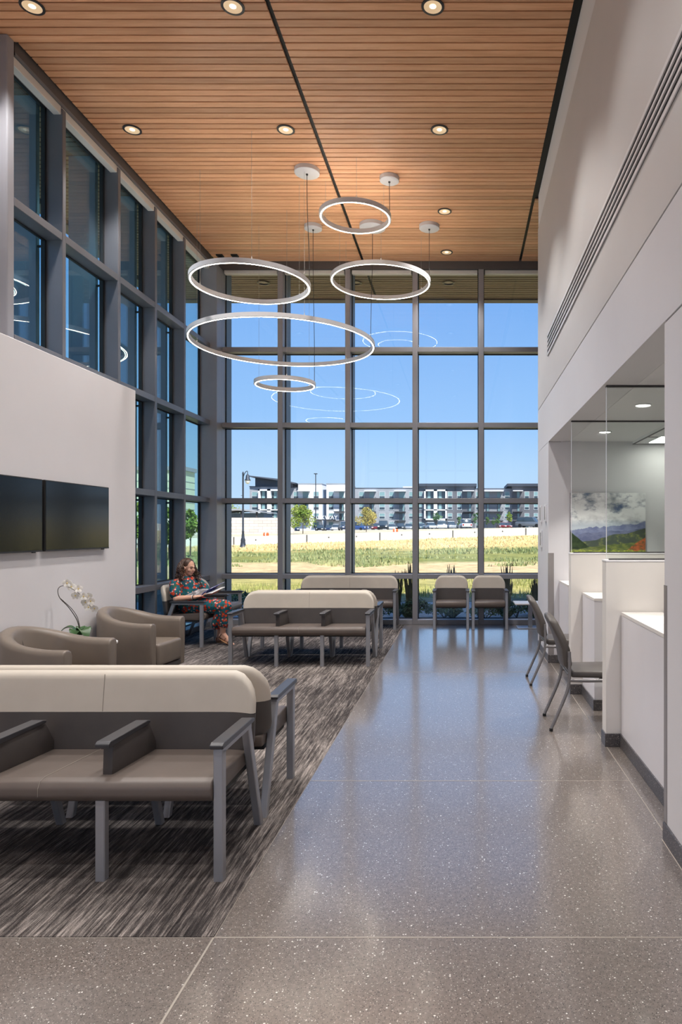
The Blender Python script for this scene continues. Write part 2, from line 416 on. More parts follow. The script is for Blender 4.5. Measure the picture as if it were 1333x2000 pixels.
# ---- window wall at the far end
TR = [(4.70, 0.082), (3.41, 0.082), (2.116, 0.082), (0.822, 0.082)]   # transom heights
HEAD = HC-0.13
def glazing_back():
    w = struct('window_1')
    xs = [-3.108, -1.954, -0.804, 0.328, 1.48, 2.62]
    hw = 0.044
    edges = [-4.10]+xs+[3.0]
    for x in xs:
        m = MB().box(x-hw, x+hw, YB, YB+DEP, 0.0, HEAD+0.02, bev=0.004, seg=1).build('mullion', M['mullion'], w)
        MB().box(x-hw*0.6, x+hw*0.6, YB+DEP+0.012, YB+DEP+0.05, 0.0, HEAD, bev=0.003, seg=1).build('cap', M['gasket'], m)
        MB().box(x-0.032, x+0.032, YB+0.28, YB+0.60, 0.05, HC-0.01, bev=0.003, seg=1).build('fin', M['fin'], m)
        for z, _ in TR: MB().tube([(x, YB+DEP+0.04, z-0.09), (x, YB+0.29, z-0.09)], 0.012).build('bracket', M['gasket'], m)
    zs = [HEAD]+[z for z, _ in TR]+[0.0]
    for i in range(len(edges)-1):
        a = edges[i]+(hw if i > 0 else 0); b = edges[i+1]-(hw if i+1 < len(edges)-1 else 0)
        for z, h in TR:
            t = MB().box(a, b, YB, YB+DEP, z-h/2, z+h/2, bev=0.004, seg=1).build('transom', M['mullion'], w)
        MB().box(a, b, YB-0.002, YB+DEP, 0.0, 0.085, bev=0.004, seg=1).build('sill', M['mullion'], w)
        lev = [0.085]+sorted(sum([[z-h/2, z+h/2] for z, h in TR], []))+[HEAD]
        for k in range(0, len(lev), 2):
            p = MB().box(a, b, YB+DEP-0.012, YB+DEP+0.002, lev[k], lev[k+1]).build('pane', M['glass_back'], w)
            g = MB()
            z0, z1 = lev[k], lev[k+1]; e = 0.012
            g.box(a, a+e, YB+DEP-0.02, YB+DEP+0.01, z0, z1); g.box(b-e, b, YB+DEP-0.02, YB+DEP+0.01, z0, z1)
            g.box(a, b, YB+DEP-0.02, YB+DEP+0.01, z0, z0+e); g.box(a, b, YB+DEP-0.02, YB+DEP+0.01, z1-e, z1)
            g.build('gasket', M['gasket'], p)
        # shade cassette of the bay
        MB().box(a+0.02, b-0.02, YB+0.04, YB+0.13, HEAD-0.062, HEAD, bev=0.006, seg=1).build('shade_cassette', M['cassette'], w)
    MB().box(-4.21, 3.0, YB-0.004, YB+DEP+0.02, HEAD, HC+0.03).build('head', M['header'], w)
    # corner post
    MB().box(-4.40, XL+0.11, YB-0.25, YB-0.0, 0, HEAD, bev=0.004, seg=1).build('corner_post', M['mullion'], w)
    MB().box(-4.42, XL+0.11, YB+0.0, YB+DEP, 0, HEAD, bev=0.004, seg=1).build('corner_post', M['mullion'], w)
    MB().box(XL+0.02, XL+0.07, YB+0.28, YB+0.60, 0.05, HC-0.01).build('fin', M['fin'], w)
glazing_back()
# ---- side glazing, its lower near part closed by the screen wall
def glazing_side():
    w = struct('window_2')
    ys = [7.20, 8.364, 9.372, 10.35]
    wd = 0.062
    X1 = XL-DEP
    edges = [(6.43, 6.43)]+[(y, y+wd) for y in ys]+[(YB-0.25, YB-0.25)]
    for y in ys:
        m = MB().box(X1, XL, y, y+wd, 0.0, HEAD-0.02, bev=0.004, seg=1).build('mullion', M['mullion_side'], w)
        MB().box(X1-0.04, X1-0.006, y-0.004, y+wd, 0, HEAD, bev=0.003, seg=1).build('cap', M['gasket'], m)
        MB().box(XL-0.61, XL-0.28, y, y+wd, 0.05, HC-0.01, bev=0.003, seg=1).build('fin', M['fin'], m)
        for z, _ in TR: MB().tube([(X1-0.03, y+0.03, z-0.09), (XL-0.3, y+0.03, z-0.09)], 0.014).build('bracket', M['gasket'], m)
    for i in range(len(edges)-1):
        a, b = edges[i][1], edges[i+1][0]
        for z, h in TR:
            MB().box(X1, XL-0.003, a, b, z-h/2, z+h/2, bev=0.004, seg=1).build('transom', M['mullion_side'], w)
        MB().box(X1, XL, a, b, 0.0, 0.085, bev=0.004, seg=1).build('sill', M['mullion_side'], w)
        lev = [0.085]+sorted(sum([[z-h/2, z+h/2] for z, h in TR], []))+[HEAD-0.02]
        for k in range(0, len(lev), 2):
            z0, z1 = lev[k], lev[k+1]; e = 0.012
            p = MB().box(X1-0.002, X1+0.012, a, b, z0, z1).build('pane', M['glass_side'], w)
            g = MB()
            g.box(X1-0.01, X1+0.02, a, a+e, z0, z1); g.box(X1-0.01, X1+0.02, b-e*2.2, b, z0, z1)
            g.box(X1-0.01, X1+0.02, a, b, z0, z0+e); g.box(X1-0.01, X1+0.02, a, b, z1-e, z1)
            g.build('gasket', M['gasket'], p)
        MB().box(XL-0.10, XL-0.015, a-0.045, b+0.045-wd+0.02, HEAD-0.085, HEAD+0.005, bev=0.006, seg=1).build('shade_cassette', M['cassette'], w)
    MB().box(X1-0.04, XL+0.002, 6.43, YB-0.25, HEAD+0.005, HC+0.03).build('head', M['header'], w)
    MB().box(XL-0.012, XL+0.004, 6.43, YB-0.25, HEAD+0.002, HEAD+0.03).build('track', M['mullion_side'], w)
glazing_side()
# near steel column and the solid side wall that runs on behind the camera
cl = MB().box(-4.6, -4.207, 6.318, 6.42, 0.0, HC, bev=0.012).build('wall_column', M['column']); cl['kind'] = 'structure'
sbox('wall_left', M['plaster'], -4.55, -4.30, YREAR, 6.31, 0, HC+0.03)
sw = MB().box(-4.10, XW, YREAR, 8.16, 0.0, 3.275, bev=0.004, seg=1).build('wall_screen', M['plaster']); sw['kind'] = 'structure'

# ---- reception side
def rb(name, m, *b, bev=0.0, parent=None):
    o = MB().box(*b, bev=bev).build(name, m, parent)
    if parent is None: o['kind'] = 'structure'
    return o
OP0, OP1, OPZ = 3.54, 8.29, 2.685
wr = rb('wall_right', M['plaster_panel'], XR, XR+0.25, YREAR, OP0, 0, OPZ-0.012)
wp_ = rb('wall_pier', M['plaster_panel'], XR, XR+0.19, OP1+0.002, 9.44, 0, OPZ-0.004)
wf = rb('wall_fascia', M['plaster_panel'], XR, XR+0.25, YREAR, 9.44, OPZ, 3.251, bev=0.002)
wu = rb('wall_upper', M['plaster_upper_shaded'], XR, XR+0.25, YREAR, 9.44, 3.263, 5.77, bev=0.002)
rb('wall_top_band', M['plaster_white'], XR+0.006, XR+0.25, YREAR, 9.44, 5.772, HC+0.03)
rb('reveal_strip', M['reveal'], XR+0.008, XR+0.2, YREAR, 9.43, 3.25, 3.264, parent=wu)
rb('reveal_strip', M['reveal'], XR+0.008, XR+0.2, YREAR, OP0, OPZ-0.013, OPZ+0.001, parent=wr)
rb('reveal_strip', M['reveal'], XR+0.006, XR+0.15, OP1+0.004, 9.43, OPZ-0.006, OPZ+0.002, parent=wp_)
g1 = rb('corner_guard', M['guard'], XR-0.003, XR+0.03, OP0-0.045, OP0+0.003, 0.10, 1.32, parent=wr)
g2 = rb('corner_guard', M['guard'], XR-0.002, XR+0.065, OP1-0.003, OP1+0.04, 0.10, 1.333, parent=wp_)
bb = struct('baseboard_right')
def base(x0, x1, y0, y1):
    b_ = MB().box(x0, x1, y0, y1, 0, 0.098, bev=0.003, seg=1).build('base_piece', M['terrazzo_base'], bb)
base(XR-0.010, XR+0.2, YREAR, OP0+0.004); base(XR-0.008, XR+0.14, OP1-0.008, 9.448)
for (x0, x1, y0, y1) in ((XR-0.014, XR-0.010, YREAR, OP0+0.004), (XR-0.012, XR-0.008, OP1, 9.44)):
    MB().box(x0, x1, y0, y1, 0, 0.0015).build('caulk_line', M['caulk'], bb)
# reception room behind the opening
sbox('wall_reception_far', M['plaster_panel'], XR+0.19, 4.6, OP1, OP1+0.12, 0, OPZ+0.05)
sbox('wall_reception_back', M['plaster'], 4.6, 4.75, 2.0, OP1+0.12, 0, OPZ+0.05)
sbox('wall_reception_near', M['plaster'], XR+0.25, 4.6, 1.9, 2.0, 0, OPZ+0.05)
sbox('ceiling_reception', M['plaster_white'], XR+0.252, 2.07, 1.95, OP1+0.1, OPZ, OPZ+0.05)
ct = sbox('ceiling_tiles', M['plaster_white'], 2.07, 4.65, 1.95, OP1+0.1, 2.655, 2.735)
for k in range(5): MB().box(2.07+0.61*k+0.0, 2.075+0.61*k+0.012, 2.0, OP1, 2.649, 2.656).build('grid_bar', M['reveal'], ct)
for k in range(10): MB().box(2.07, 4.6, OP1-0.62*k-0.012, OP1-0.62*k, 2.649, 2.656).build('grid_bar', M['reveal'], ct)
# closing walls of the recess past the reception wall and behind the camera
sbox('wall_recess', M['plaster'], 3.0, 3.15, 8.42, YB+DEP, 0, HC+0.03)
sbox('wall_recess_near', M['plaster'], XR+0.25, 3.0, 8.42, 8.52, 0, HC+0.03)
rw = struct('rear_window_added')  # unseen glazed end, put in to let daylight in from behind
for k in range(5):
    x = -4.2+1.3*k
    MB().box(x-0.04, x+0.04, YREAR-0.05, YREAR+0.1, 0, HC).build('mullion', M['mullion'], rw)
for z in (0.04, 2.4, 4.3, HC-0.04): MB().box(-4.2, 1.05, YREAR-0.05, YREAR+0.1, z-0.04, z+0.04).build('transom', M['mullion'], rw)
for k in range(4): MB().box(-4.16+1.3*k, -2.98+1.3*k, YREAR, YREAR+0.012, 0.08, HC-0.08).build('pane', M['glass_back'], rw)

# linear slot diffuser high on the reception wall
sd = thing('slot_diffuser', 'long white air diffuser with four black slots high on the wall', 'air vent', (XR, 8.325, 3.73))
L = 8.325-0.5
MB().box(-0.004, -0.001, -L, 0, 0.0, 0.262).build('backing', M['slot_black'], sd)
nb = 5; fw = [0.030, 0.020, 0.020, 0.020, 0.030]; gap = (0.262-sum(fw))/4
z = 0.0
for k in range(nb):
    MB().box(-0.012, -0.001, -L, 0, z, z+fw[k]).build('blade', M['slot_white'], sd); z += fw[k]+gap
for y in (-0.012, -L): MB().box(-0.012, -0.0005, y, y+0.012, 0, 0.262).build('end_cap', M['slot_white'], sd)

# light switch plates on the pier
for (pxa, pxb, ya, yb, lab) in ((1055.5, 1061.5, 987, 1020, 'slim white wall control plate beside the upper one on the pier'),
                           (1064.5, 1070.5, 985, 1019, 'slim white wall control plate next to the reception opening'),
                           (1055.5, 1062.5, 1036, 1069, 'slim white wall control plate below the upper pair on the pier')):
    Y1 = FPX*XR/(pxa-X0); Y0_ = FPX*XR/(pxb-X0); ym = (Y1+Y0_)/2
    z1 = EYE-(ya-Y0PX)*ym/FPX; z0 = EYE-(yb-Y0PX)*ym/FPX
    t = thing('wall_plate', lab, 'wall plate', (XR, ym, z0))
    hgt = z1-z0; hw = min(0.06, (Y1-Y0_)/2*0.5)
    MB().box(-0.018, -0.0005, -0.055, 0.055, 0, hgt, bev=0.004).build('plate', M['plate'], t)
    MB().box(-0.022, -0.016, -0.035, 0.035, hgt*0.12, hgt*0.88, bev=0.003).build('face', M['guard'], t)

# reception counters, dividers with glass screens
def divider(y, label):
    t = thing('counter_divider', label, 'partition', (1.068, y, 0))
    MB().box(0, 1.75, 0, 0.13, 0.0, 1.37, bev=0.002).build('panel', M['laminate'], t)
    MB().box(-0.003, 1.75, -0.003, 0.133, 1.37, 1.384, bev=0.002).build('cap', M['laminate_front'], t)
    MB().box(-0.008, 0.114, -0.008, 0.138, 0, 0.098, bev=0.002, seg=1).build('base_piece', M['terrazzo_base'], t)
    g = MB().box(0.012, 1.75, 0.03, 0.042, 1.392, OPZ-0.004).build('glass_screen', M['glass_screen'], t)
    MB().box(0.010, 0.013, 0.029, 0.043, 1.392, OPZ-0.004).build('polished_edge', M['plate'], g)
    MB().box(0.008, 1.75, 0.018, 0.054, OPZ-0.012, OPZ-0.0005).build('channel', M['trim_dark'], t)
    MB().box(0.03, 1.75, 0.022, 0.05, 1.384, 1.394).build('channel', M['trim_dark'], t)
    return t
divider(5.07, 'tall white reception divider with glass screen nearest the camera')
divider(6.70, 'white reception divider with glass screen between the two grey guest chairs')
def counter(y0, y1, label, x1=1.48):
    t = thing('reception_counter', label, 'counter', (1.18, y0, 0))
    L = y1-y0
    MB().box(0, x1-1.18, 0, L, 0, 0.975).build('body', M['laminate_front'], t)
    MB().box(-0.002, x1-1.178, -0.002, L, 0.975, 1.0, bev=0.002).build('worktop', M['laminate'], t)
    MB().box(-0.010, x1-1.18, -0.010, L, 0, 0.098, bev=0.002, seg=1).build('base_piece', M['terrazzo_base'], t)
counter(3.545, 5.058, 'white reception counter in the first bay, nearest the camera')
counter(6.09, 6.688, 'short white reception counter in the middle bay between dividers')
counter(7.59, 8.278, 'short white reception counter in the last bay by the window')

# downlights of the reception room, and its ceiling panel
def spot(name, parent, energy, ang, blend, color, loc=(0, 0, 0), size=0.06):
    d = bpy.data.lights.new(name, 'SPOT'); d.energy = energy; d.spot_size = ang; d.spot_blend = blend; d.color = color
    d.shadow_soft_size = size
    o = bpy.data.objects.new(name, d); COL.objects.link(o); o.parent = parent; o.location = loc
    return o
RECEPTION_W, HALL_W, REAR_FILL_W = 80, 205, 95
for k, (x, y) in enumerate(((1.556, 5.87), (1.56, 7.46), (1.56, 4.28))):
    t = thing('reception_downlight', ['round white downlight over the middle reception bay', 'round white downlight over the last reception bay', 'round white downlight over the first reception bay'][k],
              'light', (x, y, OPZ))
    MB().lathe([(0.062, -0.001), (0.075, -0.001), (0.075, -0.006), (0.066, -0.012), (0.062, -0.006)], n=28, caps=False).build('trim_ring', M['plate'], t)
    MB().lathe([(0.0005, -0.008), (0.062, -0.006), (0.062, -0.002), (0.0005, -0.002)], n=24).build('lens', M['panel_led'], t)
    spot('spot_lamp', t, RECEPTION_W, math.radians(96), 0.5, (1.0, 0.95, 0.88), (0, 0, -0.02))
t = thing('ceiling_light_panel', 'square lit ceiling panel in the reception room', 'light', (2.5, 7.85, 2.655))
MB().box(-0.30, 0.30, -0.28, 0.28, -0.008, 0.0).build('frame', M['plate'], t)
MB().box(-0.28, 0.28, -0.26, 0.26, -0.011, -0.007).build('diffuser', M['panel_led'], t)
# artwork on the far reception wall (a printed landscape photograph)
def art_mat():
    m = mat('landscape_print', (1, 1, 1, 1), 0.3, spec=0.4); g = NT(m)
    v = g.coord()                       # object space: x across, z up, metres, origin bottom corner
    sp = g.n('ShaderNodeSeparateXYZ'); g.l(v, sp.inputs[0]); x, z = sp.outputs[0], sp.outputs[2]
    cmbx = g.n('ShaderNodeCombineXYZ'); g.l(x, cmbx.inputs[0]); vx = cmbx.outputs[0]
    cl = g.noise(g.coord(scale=(3.2, 1, 5.5)), 1.0, 8, 0.62); cl2 = g.noise(g.coord(scale=(5, 1, 8), loc=(3, 0, .12)), 1.0, 8, 0.6)
    sky = g.ramp(cl, [(0.38, srgb(84, 106, 146)), (0.44, srgb(176, 182, 192)), (0.50, srgb(244, 244, 246))])
    sky = g.mix(g.math('MULTIPLY', g.ramp(cl2, [(0.47, (0, 0, 0, 1)), (0.70, (1, 1, 1, 1))]), 0.7), sky, srgb(150, 154, 160))
    hz = g.ramp(z, [(0.34, srgb(196, 203, 214)), (0.42, srgb(160, 172, 190))])
    sky = g.mix(g.ramp(z, [(0.36, (1, 1, 1, 1)), (0.44, (0, 0, 0, 1))]), sky, hz)
    c = sky
    def layer(c, base, slope, amp, fs, seed, colr, edge=0.006):
        mp = g.n('ShaderNodeMapping'); mp.inputs['Location'].default_value = (seed, 0, 0); g.l(vx, mp.inputs['Vector'])
        nz = g.noise(mp.outputs[0], fs, 5, 0.55)
        ridge = g.math('ADD', g.math('ADD', g.math('MULTIPLY', x, slope), base), g.math('MULTIPLY', nz, amp))
        d = g.math('DIVIDE', g.math('SUBTRACT', ridge, z), edge, clamp=True)
        return g.mix(d, c, colr)
    def tint(a, b, sc_, seed, s0=0.4, s1=0.62): return g.ramp(g.noise(g.coord(scale=(sc_, 1, sc_*1.6), loc=(seed, 0, seed)), 1.0, 6, 0.7), [(s0, a), (s1, b)])
    c = layer(c, 0.235, 0.10, 0.16, 6, 2.0, tint(srgb(110, 118, 156), srgb(140, 148, 180), 9, 1))
    c = layer(c, 0.17, 0.09, 0.17, 4, 7.7, tint(srgb(96, 102, 136), srgb(126, 132, 162), 8, 2))
    c = layer(c, 0.09, 0.21, 0.10, 5, 11.0, tint(srgb(76, 86, 78), srgb(160, 166, 84), 9, 4, 0.5, 0.72))
    c = layer(c, 0.27, -0.85, 0.05, 8, 21.0, tint(srgb(34, 48, 36), srgb(70, 86, 54), 16, 5))
    c = layer(c, 0.045, 0.11, 0.07, 5, 31.0, tint(srgb(84, 98, 62), srgb(130, 138, 74), 16, 6))
    c = layer(c, -0.47, 0.72, 0.10, 7, 36.0, tint(srgb(116, 92, 60), srgb(214, 106, 62), 18, 8))
    c = layer(c, 0.02, 0.0, 0.10, 12, 41.0, tint(srgb(92, 116, 50), srgb(186, 192, 78), 22, 7))
    c = layer(c, -0.03, 0.0, 0.10, 16, 47.0, tint(srgb(150, 140, 44), srgb(232, 190, 60), 26, 9))
    g.base(c); return m
M['art'] = art_mat()
t = thing('landscape_picture', 'frameless landscape print of mountains and clouds on the reception wall', 'picture', (1.313, OP1-0.035, 1.30))
MB().box(0, 0.905, 0.0, 0.004, 0.0, 0.76).build('print', M['art'], t)
MB().box(0, 0.905, 0.0042, 0.034, 0.0, 0.76).build('mount', M['black'], t)

# ================================================================== CEILING FITTINGS
DL = [(-3.77, 5.99), (-2.01, 5.99), (-0.256, 5.99), (-3.78, 7.83), (-2.02, 7.83), (-0.258, 7.83), (-0.25, 9.83), (-0.253, 11.27)]
DLLAB = ['round recessed ceiling light above the steel column, first row', 'round recessed ceiling light between the steel column and the black joint, first row',
 'round recessed ceiling light between black joint and reception wall, first row', 'recessed ceiling light beside the shade cassettes, second row',
 'recessed ceiling light before the twin pendant canopies, second row', 'recessed ceiling light nearest the air diffuser, second row',
 'small recessed ceiling light above the ring canopies by the reception wall', 'small recessed ceiling light right against the window wall']
def downlight(x, y, label, energy):
    t = thing('ceiling_downlight', label, 'light', (x, y, HC), group='recessed downlights in the wooden ceiling')
    MB().lathe([(0.078, -0.002), (0.101, -0.002), (0.101, -0.010), (0.080, -0.012), (0.078, -0.006)], n=32, caps=False).build('trim_ring', M['trim_dark'], t, smooth=True)
    MB().lathe([(0.079, -0.0095), (0.070, -0.0060), (0.05, -0.0035), (0.03, -0.0025), (0.0005, -0.0022)], n=28, caps=False).build('reflector', M['reflector'], t, smooth=True)
    MB().lathe([(0.0005, -0.0046), (0.03, -0.0046), (0.03, -0.0036), (0.0005, -0.0036)], n=20).build('lamp', M['downlight_led'], t)
    spot('spot_lamp', t, energy, math.radians(98), 0.5, (1.0, 0.975, 0.945), (0, 0, -0.03), 0.12)
for (x, y), lab in zip(DL, DLLAB): downlight(x, y, lab, HALL_W)
# unseen rows of lamps, added overhead and behind the camera to brighten the room
for y in (4.15, 2.3, 0.45, -1.4, -3.25, -5.1):
    for x in (-3.4, -2.01, -0.256): 
        downlight(x, y, 'unseen recessed ceiling light added behind the camera to brighten the room', REAR_FILL_W)
for (px_, lab) in ((430, 'small black ceiling sensor nearest the corner post'), (459, 'small black ceiling sensor beside the corner one')):
    p = pt(px_, 498.5, 11.40)
    t = thing('ceiling_sensor', lab, 'sensor', (p.x, 11.40, HC))
    MB().box(-0.055, 0.055, -0.05, 0.05, -0.022, -0.001, bev=0.004).build('body', M['black'], t)
    MB().box(-0.03, 0.03, -0.03, 0.03, -0.027, -0.021, bev=0.003).build('lens', M['black_gloss'], t)

def ring(label, cx, cy, z, R, canopy, wires, cr):
    t = thing('ring_pendant', label, 'pendant light', (cx, cy, z), group='ring pendants over the waiting area')
    n = 96; hp, wp = 0.058, 0.042
    MB().lathe([(R, 0.002), (R, hp), (R-wp, hp), (R-wp, 0.002), (R-wp+0.006, 0.0), (R-0.006, 0.0), (R, 0.002)], n=n, caps=False).build('ring_frame', M['lamp_alu'], t, smooth=35, normals=True)
    MB().lathe([(R-0.015, -0.0005), (R-0.015, -0.002), (R-wp+0.015, -0.002), (R-wp+0.015, -0.0005)], n=n, caps=False).build('light_strip', M['led'], t, normals=True)
    MB().lathe([(R-0.012, hp+0.0005), (R-0.012, hp+0.002), (R-wp+0.012, hp+0.002), (R-wp+0.012, hp+0.0005)], n=n, caps=False).build('fill_uplight_strip', M['led_up_fill'], t, normals=True)  # unseen glowing strip, added on top to brighten the wooden ceiling
    kx, ky = canopy[0]-cx, canopy[1]-cy; zt = HC-z-0.001
    c = MB().lathe([(0.0005, -0.058), (cr-0.012, -0.058), (cr, -0.05), (cr, 0.0), (0.0005, 0.0)], c=(kx, ky, zt), n=32, caps=False).build('canopy', M['lamp_alu'], t, smooth=35, normals=True)
    MB().lathe([(0.010, -0.075), (0.014, -0.07), (0.014, -0.058), (0.010, -0.056)], c=(kx, ky, zt), n=12).build('cord_grip', M['cord'], c)
    a = math.atan2(ky, kx); rx, ry = (R-wp/2)*math.cos(a), (R-wp/2)*math.sin(a)
    MB().tube(smooth_path([(kx, ky, zt-0.06), (kx*0.9+rx*0.1, ky*0.9+ry*0.1, zt*0.7), (rx, ry, zt*0.25), (rx, ry, hp)]), 0.0042, n=6).build('cord', M['cord'], t)
    for k in range(3):
        b = a+wires+2*PI*k/3
        wx, wy = (R-wp/2)*math.cos(b), (R-wp/2)*math.sin(b)
        w = MB().tube([(wx, wy, hp), (wx, wy, zt)], 0.0016, n=5).build('suspension_wire', M['wire'], t)
        MB().lathe([(0.005, 0.0), (0.006, 0.005), (0.004, 0.03), (0.002, 0.032)], c=(wx, wy, hp), n=10).build('gripper', M['wire'], w)
def fit_ring(label, pxl, pxr, vnear, vfar, canopy_px, cr, Rfix=None):
    """centre and radius of a level ring from its outline in the photo and the place of its canopy on the ceiling"""
    Yc = (HC-EYE)*FPX/(Y0PX-canopy_px[1]); Xc = (canopy_px[0]-X0)*Yc/FPX
    a, b = math.atan((X0-pxl)/FPX), math.atan((X0-pxr)/FPX)
    th, d = (a+b)/2, (a-b)/2
    k1 = math.sin(d)/math.cos(th)
    k2 = (vnear/vfar-1)/(vnear/vfar+1)
    k = (k1*2+k2)/3
    Yr = Yc if Rfix is None else Rfix
    cy = Yr/(1+k*math.sin(b)); R = k*cy; cx = -cy*math.tan(th)
    H = (vfar*(cy+R)+vnear*(cy-R))/2/FPX
    ring(label, cx, cy, EYE+H, R, (Xc, Yc), 0.6, cr)
fit_ring('small high lit ring pendant nearest the ceiling', 624, 764, 644, 579, (761, 346), 0.126)
fit_ring('medium lit ring pendant beside the side glazing', 367, 608, 524.5, 442, (600, 331), 0.158)
fit_ring('medium lit ring pendant nearest the reception wall', 645, 842, 522, 451.5, (839, 440), 0.152)
fit_ring('largest lit ring pendant, hung low across three window bays', 362, 734, 418.5, 321.5, (728, 439), 0.195, Rfix=9.95)
fit_ring('smallest lit ring pendant, hung lowest under the large ring', 495, 618, 296.4, 272, (612, 441), 0.132)
# ================================================================== SEATING
def back_shell(W, zb, zt, r, top, yf, th, rx=0.12, bend=0.05, nz=10, zlo=None):
    """one half (upper or lower) of an upholstered back: rounded at its outer corners, padded, wrapping forward at the ends"""
    xs = [W*math.sin(PI/2*(i/14.0)) for i in range(-14, 15)]
    def lim(x):
        a = min(1.0, max(0.0, (abs(x)-(W-rx))/rx)); q = r*(1-math.sqrt(max(0.0, 1-a*a)))
        return (zb, zt-q) if top else (zb+q, zt)
    b = bmesh.new(); F = []; B = []
    for i, x in enumerate(xs):
        z0, z1 = lim(x); fr = []; bk = []
        wrap = bend*max(0.0, (abs(x)-(W-0.16))/0.16)**2
        for j in range(nz+1):
            t = j/nz; z = z0+(z1-z0)*t
            e1 = min(1.0, (W-abs(x))/0.03+0.001); e2 = min(1.0, ((1-t)*(z1-z0))/0.03) if top else min(1.0, t*(z1-z0)/0.03)
            k = math.sqrt(max(0.0, 1-(1-max(0.0, e1))**2))*math.sqrt(max(0.0, 1-(1-max(0.0, e2))**2))
            k = max(k, 0.06); half = th/2*k
            yc = yf(z)+th/2-wrap
            fr.append(b.verts.new((x, yc-half, z))); bk.append(b.verts.new((x, yc+half, z)))
        F.append(fr); B.append(bk)
    n = len(xs)
    for i in range(n-1):
        for j in range(nz):
            for G, rev in ((F, False), (B, True)):
                q = (G[i][j], G[i+1][j], G[i+1][j+1], G[i][j+1])
                try: b.faces.new(q[::-1] if rev else q)
                except ValueError: pass
    for i in range(n-1):
        for j in (0, nz):
            try: b.faces.new((F[i][j], B[i][j], B[i+1][j], F[i+1][j]))
            except ValueError: pass
    for j in range(nz):
        for i in (0, n-1):
            try: b.faces.new((F[i][j], F[i][j+1], B[i][j+1], B[i][j]))
            except ValueError: pass
    bmesh.ops.recalc_face_normals(b, faces=b.faces[:])
    m = MB(); m.bm.free(); m.bm = b; return m
def lean(z): return 0.19+(z-0.42)*0.13
def make_seat(name, n, label, cat, group):
    W = 0.27*n
    t = thing(name, label, cat, (0, 0, 0), group=group)
    # end frames: front leg, sloping rear leg, arm rail with dark cap
    for s in (-1, 1):
        x = s*W
        MB().prism([(-0.322, 0.0), (-0.278, 0.0), (-0.278, 0.60), (-0.325, 0.60)], 'x', x-0.022, x+0.022, bev=0.004, seg=1).build('front_leg', M['silver'], t)
        MB().prism([(0.055, 0.60), (0.105, 0.60), (0.325, 0.0), (0.278, 0.0)], 'x', x-0.020, x+0.020, bev=0.004, seg=1).build('rear_leg', M['silver'], t)
        a = MB().box(x-0.022, x+0.022, -0.325, 0.105, 0.585, 0.612, bev=0.003, seg=1).build('arm_rail', M['silver'], t)
        MB().prism([(-0.345, 0.612), (0.125, 0.612), (0.13, 0.628), (0.10, 0.636), (-0.33, 0.640), (-0.348, 0.630)], 'x', x-0.031, x+0.031, bev=0.004, seg=2).build('arm_cap', M['arm_cap'], a)
        for y in (-0.30, 0.302): MB().box(x-0.016, x+0.016, y-0.016, y+0.016, -0.001, 0.006).build('glide', M['rubber'], t)
    for k in range(1, n):
        x = -W+0.54*k
        MB().prism([(-0.320, 0.0), (-0.278, 0.0), (-0.278, 0.375), (-0.320, 0.375)], 'x', x-0.022, x+0.022, bev=0.004, seg=1).build('front_leg', M['silver'], t)
        MB().prism([(0.15, 0.375), (0.195, 0.375), (0.325, 0.0), (0.283, 0.0)], 'x', x-0.019, x+0.019, bev=0.004, seg=1).build('rear_leg', M['silver'], t)
        p = MB().prism([(-0.255, 0.44), (-0.245, 0.604), (0.13, 0.604), (0.235, 0.44)], 'x', x-0.024, x+0.024, bev=0.008, seg=2).build('arm_panel', M['vinyl_dark'], t, smooth=True)
        MB().prism([(-0.300, 0.604), (0.115, 0.604), (0.12, 0.618), (0.09, 0.626), (-0.285, 0.632), (-0.303, 0.622)], 'x', x-0.033, x+0.033, bev=0.004, seg=2).build('arm_cap', M['arm_cap'], p)
    # seat cushion
    MB().prism([(-0.335, 0.385), (-0.345, 0.40), (-0.345, 0.435), (-0.328, 0.462), (-0.29, 0.470), (0.24, 0.440), (0.25, 0.43), (0.25, 0.375), (-0.31, 0.365)], 'x', -W+0.024, W-0.024, bev=0.008, seg=2).build('seat', M['vinyl_taupe'], t, smooth=50)
    MB().box(-W+0.03, W-0.03, -0.25, 0.20, 0.345, 0.375).build('seat_frame', M['rubber'], t)
    if n > 1:
        MB().tube([(0.004, -0.3465, 0.40), (0.004, -0.3465, 0.435), (0.004, -0.329, 0.4635), (0.004, -0.29, 0.4715), (0.004, 0.20, 0.4435)], 0.0016, n=4).build('seam', M['stitch'], t)
    # back
    lo = back_shell(W+0.012, 0.40, 0.632, 0.10, False, lean, 0.068).build('back_lower', M['vinyl_dark'], t, smooth=60)
    up = back_shell(W+0.012, 0.634, 0.845, 0.185, True, lean, 0.068, rx=0.135 if n > 1 else 0.125).build('back_upper', M['vinyl_beige'], t, smooth=60)
    if n > 1:
        MB().tube([(0.0, lean(z)-0.0012, z) for z in (0.637, 0.70, 0.77, 0.83)], 0.0014, n=4).build('seam', M['stitch'], up)
    return t
XC = -1.11-0.81
G3 = 'three-seat waiting benches'
bench = make_seat('waiting_bench', 3, 'three-seat bench with beige and charcoal back in front, facing the camera', 'bench', G3)
bench.location = (XC, 3.43, 0)
copy_tree(bench, None, 'three-seat bench facing the windows, back to back with the front one', (XC, 4.125, 0), PI)
copy_tree(bench, None, 'three-seat bench in mid room facing the camera, before the seated woman', (XC, 8.36, 0), 0)
copy_tree(bench, None, 'three-seat bench facing the windows, back to back with the mid-room one', (XC+0.005, 9.02, 0), PI)
copy_tree(bench, None, 'three-seat bench standing against the far window wall', (XC+0.02, 11.34, 0), 0)
copy_tree(bench, None, 'three-seat bench along the side glazing where the woman sits', (-3.88, 10.20, 0), PI/2)
G1 = 'single waiting chairs at the window'
